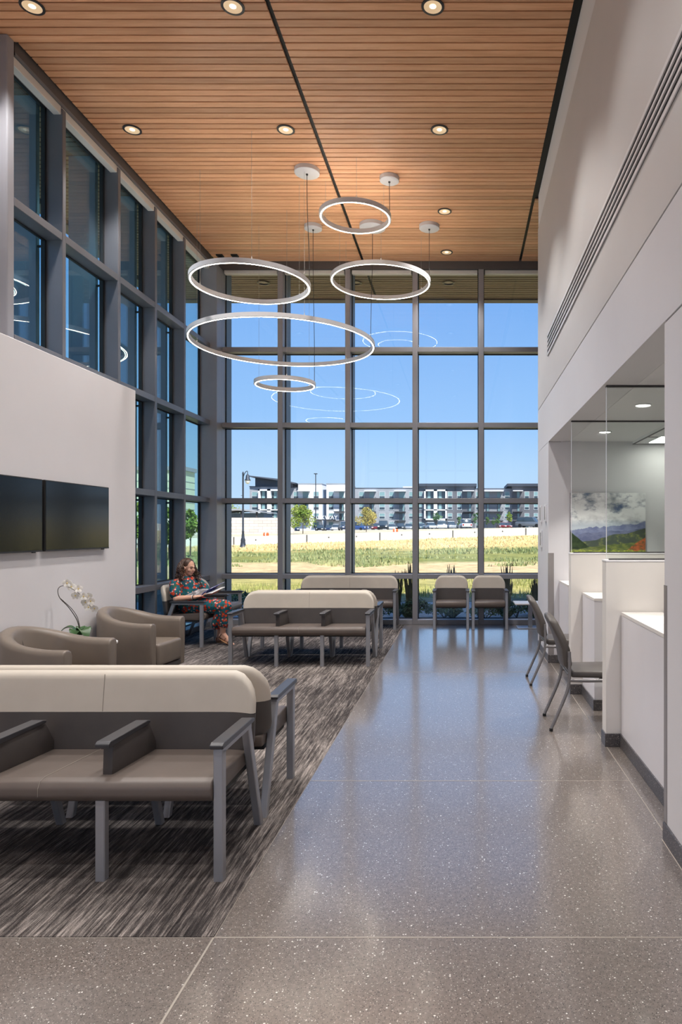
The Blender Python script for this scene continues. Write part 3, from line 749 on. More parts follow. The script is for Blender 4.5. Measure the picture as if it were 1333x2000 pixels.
ch = make_seat('waiting_chair', 1, 'single beige and charcoal armchair at the window, next to the bench', 'chair', G1)
ch.location = (-0.178, 11.36, 0)
copy_tree(ch, None, 'single beige and charcoal armchair at the window, beside the low table', (0.452, 11.36, 0), 0)

# barrel armchairs
def armchair(label, loc, rotz):
    t = thing('barrel_armchair', label, 'armchair', loc, rotz, group='taupe leather barrel armchairs')
    half, th, xf, xb = 0.37, 0.115, 0.35, -0.02           # front is +x
    r = half-th/2
    path = [(xf, -r)]
    for k in range(1, 5): path.append((xf+(xb-xf)*k/5, -r))
    for k in range(0, 17):
        a = -PI/2-PI*k/16; path.append((xb+r*math.cos(a), r*math.sin(a)))
    for k in range(4, -1, -1): path.append((xf+(xb-xf)*k/5, r))
    n = len(path)
    b = bmesh.new(); rings = []
    for i, (x, y) in enumerate(path):
        s = abs(i-(n-1)/2)/((n-1)/2)                    # 0 at the middle of the back, 1 at the arm fronts
        zt = 0.655+0.135*(0.5+0.5*math.cos(PI*min(1, s*1.15)))
        p, q = path[max(i-1, 0)], path[min(i+1, n-1)]
        tx, ty = q[0]-p[0], q[1]-p[1]; l = math.hypot(tx, ty); nx, ny = ty/l, -tx/l     # outward or inward normal
        if nx*(x-0.02)+ny*y < 0: nx, ny = -nx, -ny
        thin = 0.06*(1-s)                                # the back pad leans inwards
        prof = [(th/2-0.035*(1-0.5*s), 0.13), (th/2-0.004, 0.40), (th/2, zt-0.045), (th/2-0.012, zt-0.014), (th/2-0.035, zt), (-th/2+0.035, zt-0.004),
                (-th/2+0.008, zt-0.02), (-th/2-0.004, zt-0.055), (-th/2-thin*0.7, 0.45), (-th/2-thin, 0.30), (-th/2, 0.13)]
        rings.append([b.verts.new((x+nx*o, y+ny*o, z)) for o, z in prof])
    for i in range(n-1):
        for k in range(len(rings[0])): b.faces.new((rings[i][k], rings[i+1][k], rings[i+1][(k+1) % len(rings[0])], rings[i][(k+1) % len(rings[0])]))
    b.faces.new(rings[0]); b.faces.new(rings[-1][::-1])
    bmesh.ops.recalc_face_normals(b, faces=b.faces[:])
    ed = [e for e in b.edges if len(e.link_faces) == 2 and any(len(f.verts) > 4 for f in e.link_faces)]
    bmesh.ops.bevel(b, geom=ed, offset=0.016, segments=3, profile=0.5, affect='EDGES')
    m = MB(); m.bm.free(); m.bm = b
    sh = m.build('shell', M['leather'], t, smooth=50)
    MB().tube([(xb-r-0.0+0.052, 0.0, 0.74), (xb-r+0.085, 0, 0.60), (xb-r+0.12, 0, 0.45)], 0.003, n=5).build('seam', M['vinyl_dark'], sh)
    MB().box(-0.20, 0.372, -0.252, 0.252, 0.20, 0.435, bev=0.035, seg=4).build('seat_cushion', M['leather'], t, smooth=60)
    MB().box(-0.28, 0.352, -0.262, 0.262, 0.135, 0.195, bev=0.008).build('base', M['vinyl_dark'], t)
    for sx in (-0.20, 0.30):
        for sy in (-0.27, 0.27):
            MB().lathe([(0.013, 0.0), (0.026, 0.14)], c=(sx, sy, 0), n=14).build('leg', M['chair_wood'], t, smooth=True)
    return t
armchair('taupe leather barrel armchair under the screens, nearer the camera', (-3.45, 5.75, 0), math.radians(-4))
armchair('taupe leather barrel armchair next to the woman, beyond the orchid', (-3.47, 7.30, 0), math.radians(-4))

# small round table and orchid
t = thing('side_table', 'round white side table between the two barrel armchairs', 'table', (-3.54, 6.52, -0.02))
MB().lathe([(0.0005, 0.535), (0.22, 0.535), (0.23, 0.541), (0.23, 0.555), (0.0005, 0.558)], n=40, caps=False).build('table_top', M['table_white'], t, smooth=35, normals=True)
MB().lathe([(0.025, 0.012), (0.025, 0.535)], n=16).build('column', M['silver'], t, smooth=True)
MB().lathe([(0.17, 0.0245), (0.17, 0.030), (0.03, 0.036)], n=32).build('foot', M['silver'], t)
M['leaf'] = mat('leaf', srgb(46, 84, 38), 0.32); M['stem_dark'] = mat('stem_dark', srgb(52, 46, 34), 0.5)
mottled('petal', srgb(244, 242, 236), srgb(236, 230, 222), 30, 0.5); M['lip'] = mat('lip', srgb(226, 200, 120), 0.5)
M['pot'] = mat('pot', srgb(222, 222, 220), 0.25)
ox, oy, oz = -3.62, 6.47, 0.538
t = thing('potted_orchid', 'white orchid with an arching stem in a small pot on the round table', 'plant', (ox, oy, oz))
MB().lathe([(0.045, 0.0), (0.055, 0.01), (0.066, 0.085), (0.061, 0.085), (0.05, 0.06), (0.0005, 0.055)], n=24, caps=False).build('pot', M['pot'], t, smooth=True)
S = 6.47/FPX
def op(px, py, d=0.0): return Vector(((px-X0)*(oy+d)/FPX-ox, d, EYE-(py-Y0PX)*(oy+d)/FPX-oz))
def leaf(base, tip, width, droop, name='leaf', m=None, side=Vector((0, 1, 0))):
    base, tip = Vector(base), Vector(tip); b = MB(); N = 10; prev = None
    sd = (tip-base).cross(Vector((0, 0, 1)));  sd = sd.normalized() if sd.length > 1e-4 else side
    for i in range(N+1):
        u = i/N; c = base.lerp(tip, u)+Vector((0, 0, droop*4*u*(1-u)))
        w = width*(math.sin(PI*min(1, u*0.92+0.06)))**0.75
        cur = [b.bm.verts.new(c-sd*w), b.bm.verts.new(c-Vector((0, 0, w*0.28))), b.bm.verts.new(c+sd*w),
               b.bm.verts.new(c+sd*w*0.9-Vector((0, 0, 0.003))), b.bm.verts.new(c-Vector((0, 0, w*0.28+0.004))), b.bm.verts.new(c-sd*w*0.9-Vector((0, 0, 0.003)))]
        if prev:
            for k in range(6): b.bm.faces.new((prev[k], prev[(k+1) % 6], cur[(k+1) % 6], cur[k]))
        prev = cur
    return b.build(name, m or M['leaf'], t, smooth=60, normals=True)
leaf((0, 0, 0.07), (-0.15, -0.05, 0.12), 0.05, 0.07); leaf((0, 0, 0.07), (0.12, -0.09, 0.05), 0.062, 0.10)
leaf((0, 0, 0.07), (-0.05, 0.11, 0.13), 0.04, 0.05); leaf((0, 0, 0.07), (0.06, 0.10, 0.12), 0.04, 0.05); leaf((0, 0, 0.07), (0.01, -0.14, 0.07), 0.06, 0.08)
main = smooth_path([op(156, 1232), op(150, 1210), op(134, 1186), op(117, 1168), op(113, 1153), op(119, 1145), op(130, 1145), op(146, 1153), op(160, 1164), op(172, 1178), op(181, 1190)], 5)
MB().tube(main, [0.0042-0.0022*i/(len(main)-1) for i in range(len(main))], n=7).build('flower_stem', M['stem_dark'], t, smooth=True)
MB().tube(smooth_path([op(157, 1232, -.02), op(152, 1208, -.015), op(141, 1190, -.01), op(124, 1174, -.005), op(117, 1168)], 5), 0.003, n=6).build('support_stake', M['stem_dark'], t, smooth=True)
def orchid_flower(c, ax, size):
    ax = Vector(ax).normalized(); q = ax.to_track_quat('Z', 'Y').to_matrix()
    fl_ = MB()
    for k in range(5):
        a = 2*PI*k/5+PI/2; wide = 0.62 if k in (1, 4) else 0.36
        rr = Matrix.Rotation(a, 3, 'Z') @ Matrix.Rotation(math.radians(-14), 3, 'Y')
        fl_.ellipsoid((0, 0, 0), (size*0.5, size*wide*0.62, size*0.045), u=10, v=6)
        vs = fl_.bm.verts[:][-0:]
    fl_.bm.free(); fl_.bm = bmesh.new()
    for k in range(5):
        a = 2*PI*k/5+PI/2; wide = 0.55 if k in (1, 4) else 0.34
        R3 = q @ (Matrix.Rotation(a, 3, 'Z') @ Matrix.Rotation(math.radians(-16), 3, 'Y'))
        cc = Vector(c)+R3 @ Vector((size*0.48, 0, 0))
        fl_.ellipsoid(cc, (size*0.5, size*wide, size*0.05), rot=R3, u=10, v=6)
    f = fl_.build('flower', M['petal'], t, smooth=True)
    MB().ellipsoid(Vector(c)+ax*size*0.16, (size*0.15,)*3, u=8, v=6).build('lip', M['lip'], f, smooth=True)
rngo = random.Random(5)
for (px, py, dd) in ((131, 1139, -.02), (139, 1146, .02), (153, 1150, -.02), (148, 1163, .02), (163, 1165, -.03), (172, 1164, .02), (167, 1176, .03), (177, 1174, -.02), (185, 1188, -.02), (173, 1186, .02)):
    orchid_flower(op(px, py, dd), (rngo.uniform(0.1, 0.9), -1, rngo.uniform(-0.5, 0.2)), 0.042)

# wall screens
def tv(y0, y1, label):
    t = thing('wall_screen_tv', label, 'television', (-3.85, y0, 1.41))
    L = y1-y0
    MB().box(-0.030, 0.0, 0, L, 0.0, 0.663, bev=0.004, seg=1).build('housing', M['rubber'], t)
    MB().box(-0.001, 0.0025, 0.010, L-0.010, 0.016, 0.653).build('screen', M['black_gloss'], t)
    MB().box(-0.002, 0.003, 0.004, L-0.004, 0.001, 0.014).build('bezel', M['trim_dark'], t)
    MB().box(-0.049, -0.028, L*0.25, L*0.75, 0.15, 0.50).build('wall_bracket', M['trim_dark'], t)
    MB().box(-0.014, 0.001, L-0.14, L-0.10, -0.008, 0.002).build('sensor', M['rubber'], t)
tv(6.307, 7.449, 'wide black wall screen nearer the windows'); tv(5.126, 6.268, 'wide black wall screen cut by the picture edge')

# low table by the window
t = thing('low_table', 'small square white low table on a single post by the window', 'table', (1.13, 11.32, 0))
MB().box(-0.27, 0.27, -0.22, 0.22, 0.395, 0.422, bev=0.008).build('table_top', M['table_white'], t)
MB().box(-0.035, 0.035, -0.025, 0.025, 0.012, 0.395, bev=0.004).build('post', M['silver'], t)
MB().box(-0.22, 0.22, -0.18, 0.18, 0.0, 0.012, bev=0.004).build('base_plate', M['silver'], t)

# guest chairs at the reception bays
def guest_chair(label, yc):
    t = thing('guest_chair', label, 'chair', (0.71, yc, 0), group='grey guest chairs at the reception')
    hw = 0.222
    for s in (-1, 1):
        y = s*hw
        P = smooth_path([(0.0, y, 0.012), (0.055, y, 0.135), (0.115, y, 0.275), (0.142, y, 0.36), (0.150, y, 0.45), (0.150, y, 0.55), (0.148, y, 0.635)], 4)
        lg = MB().tube(P, 0.0135, n=10).build('rear_leg', M['steel'], t, smooth=True)
        MB().lathe([(0.014, 0.0), (0.015, 0.004), (0.015, 0.022), (0.011, 0.026)], c=(0.003, y, 0), n=12).build('foot', M['rubber'], lg)
        MB().box(0.138, 0.158, y*0.93-0.012, y*0.93+0.012, 0.545, 0.625, bev=0.003).build('back_bracket', M['steel'], t)
        Q = smooth_path([(0.150, y, 0.405), (0.30, y, 0.402), (0.545, y, 0.405), (0.575, y, 0.385), (0.585, y, 0.34), (0.60, y, 0.15), (0.612, y, 0.012)], 4)
        lg = MB().tube(Q, 0.0135, n=10).build('front_leg', M['steel'], t, smooth=True)
        MB().lathe([(0.014, 0.0), (0.015, 0.004), (0.015, 0.022), (0.011, 0.026)], c=(0.612, y, 0), n=12).build('foot', M['rubber'], lg)
    MB().tube([(0.148, -hw, 0.455), (0.148, hw, 0.455)], 0.010, n=8).build('cross_bar', M['steel'], t, smooth=True)
    MB().tube([(0.42, -hw, 0.40), (0.42, hw, 0.40)], 0.010, n=8).build('cross_bar', M['steel'], t, smooth=True)
    # seat pad
    b = MB(); b.box(0.165, 0.60, -0.225, 0.225, 0.418, 0.475, bev=0.024, seg=4)
    for v in b.bm.verts:
        u = (v.co.x-0.165)/0.435
        if v.co.z > 0.45: v.co.z += 0.012*math.sin(PI*u)*math.cos(v.co.y/0.225*PI/2)
        v.co.y *= (0.84+0.16*min(1, u*2.2))
    b.build('seat_pad', M['pad'], t, smooth=60)
    # back pad: tall rounded shell leaning back
    b = MB(); b.box(-0.034, 0.034, -0.215, 0.215, 0.0, 0.425, bev=0.030, seg=4)
    bmesh.ops.subdivide_edges(b.bm, edges=b.bm.edges[:], cuts=2, use_grid_fill=True)
    for v in b.bm.verts:
        u = v.co.z/0.425; w = abs(v.co.y)/0.215
        v.co.y *= (0.80+0.2*math.sin(PI*min(1.0, 0.12+u*0.86)))
        v.co.z = 0.495+v.co.z*(1-0.10*w*w*(1 if u > 0.5 else -0.3))
        v.co.x += 0.150-0.015*u-0.115*u*u-0.020*(1-w*w)
    b.build('back_pad', M['pad'], t, smooth=60)
    return t
guest_chair('grey upholstered guest chair with steel legs, nearer the camera', 5.686)
guest_chair('grey upholstered guest chair with steel legs, nearer the window', 7.285)
# ================================================================== OUTDOORS
rng = random.Random(11)
def lerp(a, b, t): return a+(b-a)*max(0.0, min(1.0, t))
def wall_top(x): return 1.06+0.0302*(max(-45, min(25, x))+20.8)
def wall_base(x): return 0.30+0.0349*(max(-45, min(25, x))+20.8)
def lot(x): return 2.0+0.015*max(-70, min(50, x))
def gz(x, y):
    if y < 26: z = -0.12
    elif y < 60: t = (y-26)/34; z = -0.12+(wall_base(x)+0.12)*t**1.25
    elif y < 61: z = wall_top(x)-0.12
    elif y < 112: t = (y-61)/51; z = lerp(wall_top(x)-0.12, lot(x), t**0.8)
    else: z = lot(x)
    return z
def field_mat():
    m = mat('field', (1, 1, 1, 1), 0.95, spec=0.1); g = NT(m); v = g.coord()
    sp = g.n('ShaderNodeSeparateXYZ'); g.l(v, sp.inputs[0])
    wob = g.noise(g.coord(scale=(0.10, 0.22, 1)), 1.0, 5, 0.65)
    y = g.math('ADD', sp.outputs[1], g.math('MULTIPLY', g.math('SUBTRACT', wob, 0.5), 9.0))
    f = g.math('DIVIDE', g.math('SUBTRACT', y, 10.0), 110.0)
    band = g.ramp(f, [(0.0, srgb(120, 118, 116)), (0.070, srgb(128, 124, 116)), (0.082, srgb(168, 162, 108)), (0.135, srgb(178, 168, 116)), (0.150, srgb(204, 182, 152)), (0.205, srgb(206, 186, 156)),
                      (0.225, srgb(130, 136, 84)), (0.31, srgb(150, 148, 98)), (0.345, srgb(212, 190, 142)), (0.45, srgb(224, 204, 158)), (0.464, srgb(206, 196, 186)), (0.93, srgb(198, 190, 182)), (0.97, srgb(120, 120, 124))])
    fine = g.noise(g.coord(scale=(1.2, 2.5, 1)), 1.0, 6, 0.75)
    c = g.mix(0.55, band, g.mix(g.ramp(fine, [(0.4, (0, 0, 0, 1)), (0.6, (1, 1, 1, 1))]), srgb(112, 116, 66), srgb(228, 212, 172)), 'OVERLAY')
    g.base(c); g.bump(fine, 0.6, 0.1); M['field'] = m
field_mat()
def terrain():
    b = bmesh.new(); xs = [-160, -120, -90, -70]+[-60+4*i for i in range(26)]+[50, 70, 100]
    ys = [12.3, 14, 16, 18, 20, 22, 24, 26, 28, 31, 34, 38, 42, 46, 50, 54, 57, 59.9, 60.05, 62, 66, 70, 78, 86, 95, 104, 112, 130, 160, 200, 260, 400, 700]
    G = [[b.verts.new((x, y, gz(x, y)+(mnoise.noise(Vector((x*0.15, y*0.15, 0)))*0.06 if 19 < y < 58 else 0))) for x in xs] for y in ys]
    for i in range(len(ys)-1):
        for j in range(len(xs)-1): b.faces.new((G[i][j], G[i][j+1], G[i+1][j+1], G[i+1][j]))
    m = MB(); m.bm.free(); m.bm = b
    o = m.build('ground_field', M['field'], smooth=60); o['kind'] = 'structure'
    for nm, bx in (('ground_side', (-160, -5.2, -60, 12.3)), ('ground_rear', (-5.2, 60, -60, YREAR-0.02)), ('ground_apron', (-5.2, 60, YB+DEP+0.001, 12.3))):
        o = sbox(nm, M['bounce_pavement'], bx[0], bx[1], bx[2], bx[3], -0.4, -0.12)
mottled('bounce_pavement', srgb(206, 202, 196), srgb(214, 210, 204), 0.6, 0.9)  # pale ground added outside to bounce sunlight in onto the ceiling
terrain()
# loose grass over the field: nobody could count it
def blades(name, label, m, n, y0, y1, h0, h1, w, dens=None, xspan=0.62):
    b = bmesh.new(); r = random.Random(hash(name) % 1000)
    for _ in range(n):
        y = y0+(y1-y0)*r.random(); x = (r.random()*1.35*xspan-xspan*0.9)*y
        nz = mnoise.noise(Vector((x*0.22, y*0.35, 3.3)))
        if dens is not None and nz < dens: continue
        z = gz(x, y); h = r.uniform(h0, h1)*(1+0.6*nz); a = r.uniform(0, PI)
        dx, dy = math.cos(a)*w, math.sin(a)*w; lx, ly = r.uniform(-.4, .4)*h, r.uniform(-.4, .4)*h
        b.faces.new([b.verts.new(p) for p in ((x-dx, y-dy, z-0.02), (x+dx, y+dy, z-0.02), (x+lx, y+ly, z+h))])
    mm = MB(); mm.bm.free(); mm.bm = b
    return tag(mm.build(name, m), label, 'grass', kind='stuff')
def blade_mat(name, c1, c2):
    m = mat(name, c1, 0.9, spec=0.1); g = NT(m)
    g.base(g.ramp(g.noise(g.coord(), 0.6, 4), [(0.38, c1), (0.62, c2)])); M[name] = m
blade_mat('green_blade', srgb(126, 138, 92), srgb(176, 174, 124)); blade_mat('straw_blade', srgb(206, 182, 132), srgb(228, 208, 164)); blade_mat('near_blade', srgb(146, 152, 84), srgb(196, 186, 126))
blades('grass_green', 'green weeds growing in a band across the field', M['green_blade'], 15000, 31, 46, 0.05, 0.20, 0.06, -0.05)
blades('grass_straw', 'dry straw-coloured grass below the concrete wall', M['straw_blade'], 12000, 46.2, 59.0, 0.05, 0.20, 0.06)
blades('grass_near', 'yellow-green weeds between the planting bed and dirt track', M['near_blade'], 9000, 17.5, 24.5, 0.04, 0.16, 0.02, -0.05)

# planting bed along the window wall: grasses and low shrubs
mottled('shrub_leaf', srgb(56, 82, 52), srgb(92, 116, 66), 9, 0.6); mottled('dark_grass', srgb(84, 88, 62), srgb(110, 106, 82), 6, 0.7)
mottled('gravel_bed', srgb(130, 132, 134), srgb(168, 166, 162), 14, 0.9, bump=0.6, bscale=30, bdist=0.03)
sbox('ground_bed', M['gravel_bed'], -9, 6, 12.0, 16.4, -0.2, -0.105)
def tall_grass(px, ytop, Y, label, n=46, spread=0.22):
    x = (px-X0)*Y/FPX; h = EYE-(ytop-Y0PX)*Y/FPX+0.1
    t = thing('ornamental_grass', label, 'grass plant', (x, Y, -0.11), group='ornamental grasses in the planting bed')
    r = random.Random(int(px)); b = MB()
    for k in range(n):
        a = r.uniform(0, 2*PI); rr = r.uniform(0, 0.05); hh = h*r.uniform(0.55, 1.0); sp = spread*r.uniform(0.1, 1)
        P = [(rr*math.cos(a), rr*math.sin(a), 0), (rr*math.cos(a)+sp*0.25*math.cos(a), rr*math.sin(a)+sp*0.25*math.sin(a), hh*0.6), (sp*0.6*math.cos(a), sp*0.6*math.sin(a), hh)]
        b.tube(smooth_path(P, 3), [0.006, 0.005, 0.005, 0.005, 0.009, 0.010, 0.003][:7], n=3)
    b.build('blades', M['dark_grass'], t)
    c = MB()
    for k in range(90):
        a = r.uniform(0, 2*PI); L = r.uniform(0.25, 0.5)*min(1, h); 
        c.tri((0.02*math.cos(a), 0.02*math.sin(a), 0), (0.03*math.cos(a+1), 0.03*math.sin(a+1), 0.02), (L*0.7*math.cos(a), L*0.7*math.sin(a), L*r.uniform(0.5, 1.1)))
    c.build('tuft', M['shrub_leaf'], t)
for px, yt, Y, lab in ((801, 1095, 13.0, 'tall dark ornamental grass outside, just past the end of the window bench'), (884, 1100, 13.3, 'dark ornamental grass outside, behind the single chair next to the bench'),
                       (990, 1098, 13.2, 'dark ornamental grass outside, beyond the chair beside the low table'), (1049, 1118, 13.2, 'dark ornamental grass outside at the reception wall edge'),
                       (778, 1112, 13.6, 'smaller dark ornamental grass outside beside the tall one')):
    tall_grass(px, yt, Y, lab)
def shrub(px, ytop, Y, rad, label, m='shrub_leaf', n=420):
    x = (px-X0)*Y/FPX; h = EYE-(ytop-Y0PX)*Y/FPX+0.11
    t = thing('garden_shrub', label, 'shrub', (x, Y, -0.11), group='low shrubs in the planting bed')
    r = random.Random(int(px*7)); b = MB(); s = MB()
    for k in range(9):
        a = r.uniform(0, 2*PI); q = r.uniform(.3, .8)*rad
        s.tube([(0, 0, 0), (q*math.cos(a), q*math.sin(a), h*r.uniform(.5, .9))], [0.008, 0.003], n=5)
    s.build('stems', M['stem_dark'], t)
    for k in range(n):
        a = r.uniform(0, 2*PI); u = r.uniform(-0.2, 1); q = rad*math.sqrt(max(0.02, 1-u*u))*r.uniform(.55, 1)
        c = Vector((q*math.cos(a), q*math.sin(a), h*(0.45+0.5*u*r.uniform(.7, 1))))
        d1 = Vector((r.uniform(-1, 1), r.uniform(-1, 1), r.uniform(-.4, .8))).normalized()*0.05; d2 = d1.cross(Vector((r.uniform(-1, 1), r.uniform(-1, 1), 1))).normalized()*0.018
        b.quad(c-d1, c+d2, c+d1, c-d2)
    b.build('foliage', M[m], t)
for px, yt, Y, rad, lab in ((470, 1148, 13.2, 0.36, 'leafy shrub outside past the woman at the corner window'), (740, 1168, 13.0, 0.40, 'low shrub outside behind the window bench end'), (812, 1165, 12.9, 0.34, 'low shrub outside at the foot of the tall grass'),
                            (868, 1176, 13.4, 0.38, 'low shrub outside behind the single chair by the bench'), (950, 1180, 13.2, 0.40, 'low shrub outside between the two single chairs'), (1010, 1172, 13.4, 0.42, 'low shrub outside behind the low table'),
                            (520, 1172, 13.5, 0.42, 'low shrub outside between woman and window bench'), (1048, 1165, 13.8, 0.36, 'low shrub outside against the reception wall edge')):
    shrub(px, yt, Y, rad, lab)
mottled('conc', srgb(232, 228, 222), srgb(222, 217, 210), 0.8, 0.85)
M['joint'] = mat('joint', srgb(96, 92, 90), 0.9)
# low concrete wall along the field
cw = bpy.data.objects.new('concrete_wall', None); COL.objects.link(cw); tag(cw, 'long low concrete wall at the far edge of the dry field', 'wall'); cw.location = (0, 60, 0)
xs = [-52+6.4*i for i in range(13)]
for a, b in zip(xs[:-1], xs[1:]):
    MB().prism([(a+0.03, wall_base(a)-0.8), (b-0.03, wall_base(b)-0.8), (b-0.03, wall_top(b)), (a+0.03, wall_top(a))], 'y', -0.12, 0.12).build('wall_section', M['conc'], cw)
    MB().box(b-0.06, b+0.06, -0.14, 0.1, wall_base(b)-0.1, wall_top(b)-0.02).build('joint_post', M['joint'], cw)
    for q in (0.3, 0.68):
        xq = a+(b-a)*q; MB().box(xq-0.06, xq+0.06, -0.13, -0.11, wall_base(xq)+0.35, wall_base(xq)+0.48).build('weep_hole', M['joint'], cw)
# stone terrace wall (blocks too small to tell apart at that distance: relief in the material)
def stone_mat():
    m = mat('stone', srgb(214, 204, 194), 0.9); g = NT(m)
    br = g.n('ShaderNodeTexBrick'); mp = g.n('ShaderNodeMapping'); mp.inputs['Rotation'].default_value = (PI/2, 0, 0); mp.inputs['Scale'].default_value = (1, 1, 1)
    tc = g.n('ShaderNodeTexCoord'); g.l(tc.outputs['Object'], mp.inputs['Vector']); g.l(mp.outputs[0], br.inputs['Vector'])
    br.inputs['Color1'].default_value = srgb(222, 212, 202); br.inputs['Color2'].default_value = srgb(196, 186, 178); br.inputs['Mortar'].default_value = srgb(160, 150, 142)
    br.inputs['Scale'].default_value = 1.0; br.inputs['Brick Width'].default_value = 1.1; br.inputs['Row Height'].default_value = 0.36; br.inputs['Mortar Size'].default_value = 0.02
    g.base(br.outputs['Color']); g.bump(br.outputs['Fac'], -0.4, 0.05); M['stone'] = m
stone_mat()
o = MB().box(-48, -21.0, 84.8, 85.6, 0.2, 3.25).build('stone_wall', M['stone']); tag(o, 'pale coursed stone terrace wall behind the street lamp', 'wall')
# street lamp
lx, ly, lz = pt(475, 1068, 53).x, 53.0, gz(pt(475, 1068, 53).x, 53)-0.05
M['lamp_iron'] = mat('lamp_iron', srgb(52, 58, 70), 0.5, metal=0.2)
t = thing('street_lamp', 'dark iron street lamp with a bell-shaped lantern on a curved arm', 'street lamp', (lx, ly, lz))
MB().lathe([(0.30, 0.0), (0.30, 0.10), (0.22, 0.2), (0.17, 0.55), (0.19, 0.62), (0.12, 0.85), (0.085, 1.3), (0.10, 1.34), (0.075, 1.4), (0.06, 5.75), (0.075, 5.8), (0.03, 5.95)], n=14).build('post', M['lamp_iron'], t, smooth=40)
MB().tube(smooth_path([(0.0, 0, 5.45), (0.10, 0, 5.75), (0.22, 0, 5.95), (0.34, 0, 5.98), (0.36, 0, 5.80)], 5), 0.028, n=7).build('arm', M['lamp_iron'], t, smooth=True)
la = MB().lathe([(0.03, 0.55), (0.06, 0.45), (0.13, 0.38), (0.16, 0.12), (0.24, 0.0), (0.22, -0.02), (0.10, 0.05)], c=(0.36, 0, 5.28), n=16, caps=False).build('lantern', M['lamp_iron'], t, smooth=40)
M['globe'] = mat('globe', srgb(214, 222, 230), 0.15)
MB().lathe([(0.19, 0.0), (0.18, -0.12), (0.12, -0.24), (0.0005, -0.30)], c=(0.36, 0, 5.28), n=16, caps=False).build('globe', M['globe'], la, smooth=True)
MB().tube([(-0.16, 0, 4.1), (0.0, 0, 4.1)], 0.018, n=6).build('banner_peg', M['lamp_iron'], t)
p = pt(617, 1037, 120)
t = thing('light_pole', 'slender dark parking-lot light pole before the white facade', 'light pole', (p.x, 120, lot(p.x)-0.2))
MB().tube([(0, 0, 0), (0, 0, 10.2)], [0.11, 0.075], n=8).build('pole', M['lamp_iron'], t); MB().box(-0.28, 0.28, -0.25, 0.25, 10.15, 10.28, bev=0.02).build('lamp_head', M['lamp_iron'], t)
M['orange'] = mat('orange', srgb(226, 96, 44), 0.7)
for px, py, lab in ((520, 1046, 'orange barrel lying by the stone wall'), (773, 1037, 'orange barrel lying near the parked cars')):
    Y = 63.0; x = (px-X0)*Y/FPX
    t = thing('traffic_barrel', lab, 'barrel', (x, Y, gz(x, Y)))
    MB().tube([(-0.22, 0, 0.19), (-0.2, 0, 0.19), (0.2, 0, 0.19), (0.22, 0, 0.19)], [0.17, 0.19, 0.18, 0.15], n=14).build('drum', M['orange'], t, smooth=40)
    MB().tube([(-0.05, 0, 0.19), (0.05, 0, 0.19)], [0.192, 0.189], n=14).build('band', M['plate'], t)

# ---- apartment block, each section a body with its own windows, balconies and awnings
BY = 200.0; BS = BY/FPX
def bx_(px): return (px-X0)*BS
def bz_(py): return EYE-(py-Y0PX)*BS
mottled('render_grey', srgb(148, 150, 156), srgb(156, 158, 164), 0.2, 0.85); mottled('render_dark', srgb(98, 98, 104), srgb(106, 106, 112), 0.2, 0.85)
mottled('render_white', srgb(236, 236, 238), srgb(230, 230, 233), 0.2, 0.8); M['recess_blue'] = mat('recess_blue', srgb(84, 104, 128), 0.5)
M['win_frame'] = mat('win_frame', srgb(206, 208, 210), 0.5); M['win_glass'] = mat('win_glass', srgb(128, 158, 160), 0.12, spec=0.6); M['win_dark'] = mat('win_dark', srgb(60, 72, 82), 0.15, spec=0.6)
M['iron'] = mat('iron', srgb(58, 58, 64), 0.6); M['fascia_dark'] = mat('fascia_dark', srgb(78, 84, 96), 0.6)
apt = thing('apartment_building', 'long four-storey apartment block in grey, white and charcoal with balconies', 'building', (0, BY, 0))
sections = [(488, 566, 951, 'render_grey', 0), (566, 584, 953, 'render_grey', 0.3), (584, 630, 946, 'render_white', -0.8), (630, 639, 956, 'recess_blue', 0.8), (639, 680, 946, 'render_white', -0.8),
            (680, 816, 954, 'render_grey', 0.0), (816, 928, 949, 'render_dark', -1.0), (928, 1000, 955, 'render_grey', 0.0), (1000, 1125, 950, 'render_dark', -1.0)]
front = {}
for a, b, top, m, dy in sections:
    body = MB().box(bx_(a), bx_(b), dy, 14, 0.5, bz_(top)).build('wall_section', M[m], apt)
    front[(a, b)] = (dy, body)
    if m != 'recess_blue': MB().box(bx_(a)-0.1, bx_(b)+0.1, dy-0.12, 14, bz_(top), bz_(top)+0.22).build('parapet', M['fascia_dark'] if m != 'render_white' else M['render_grey'], body)
def fy(px):
    for (a, b), (dy, body) in front.items():
        if a <= px < b: return dy, body
    return 0.0, apt
for a, b in ((815, 931.5), (991, 1130)):
    MB().prism([(-2.0, bz_(950.5)), (-2.2, bz_(946)), (-1.6, bz_(945)), (14.5, bz_(945)), (14.5, bz_(950.5))], 'x', bx_(a), bx_(b)).build('cornice', M['fascia_dark'], apt)
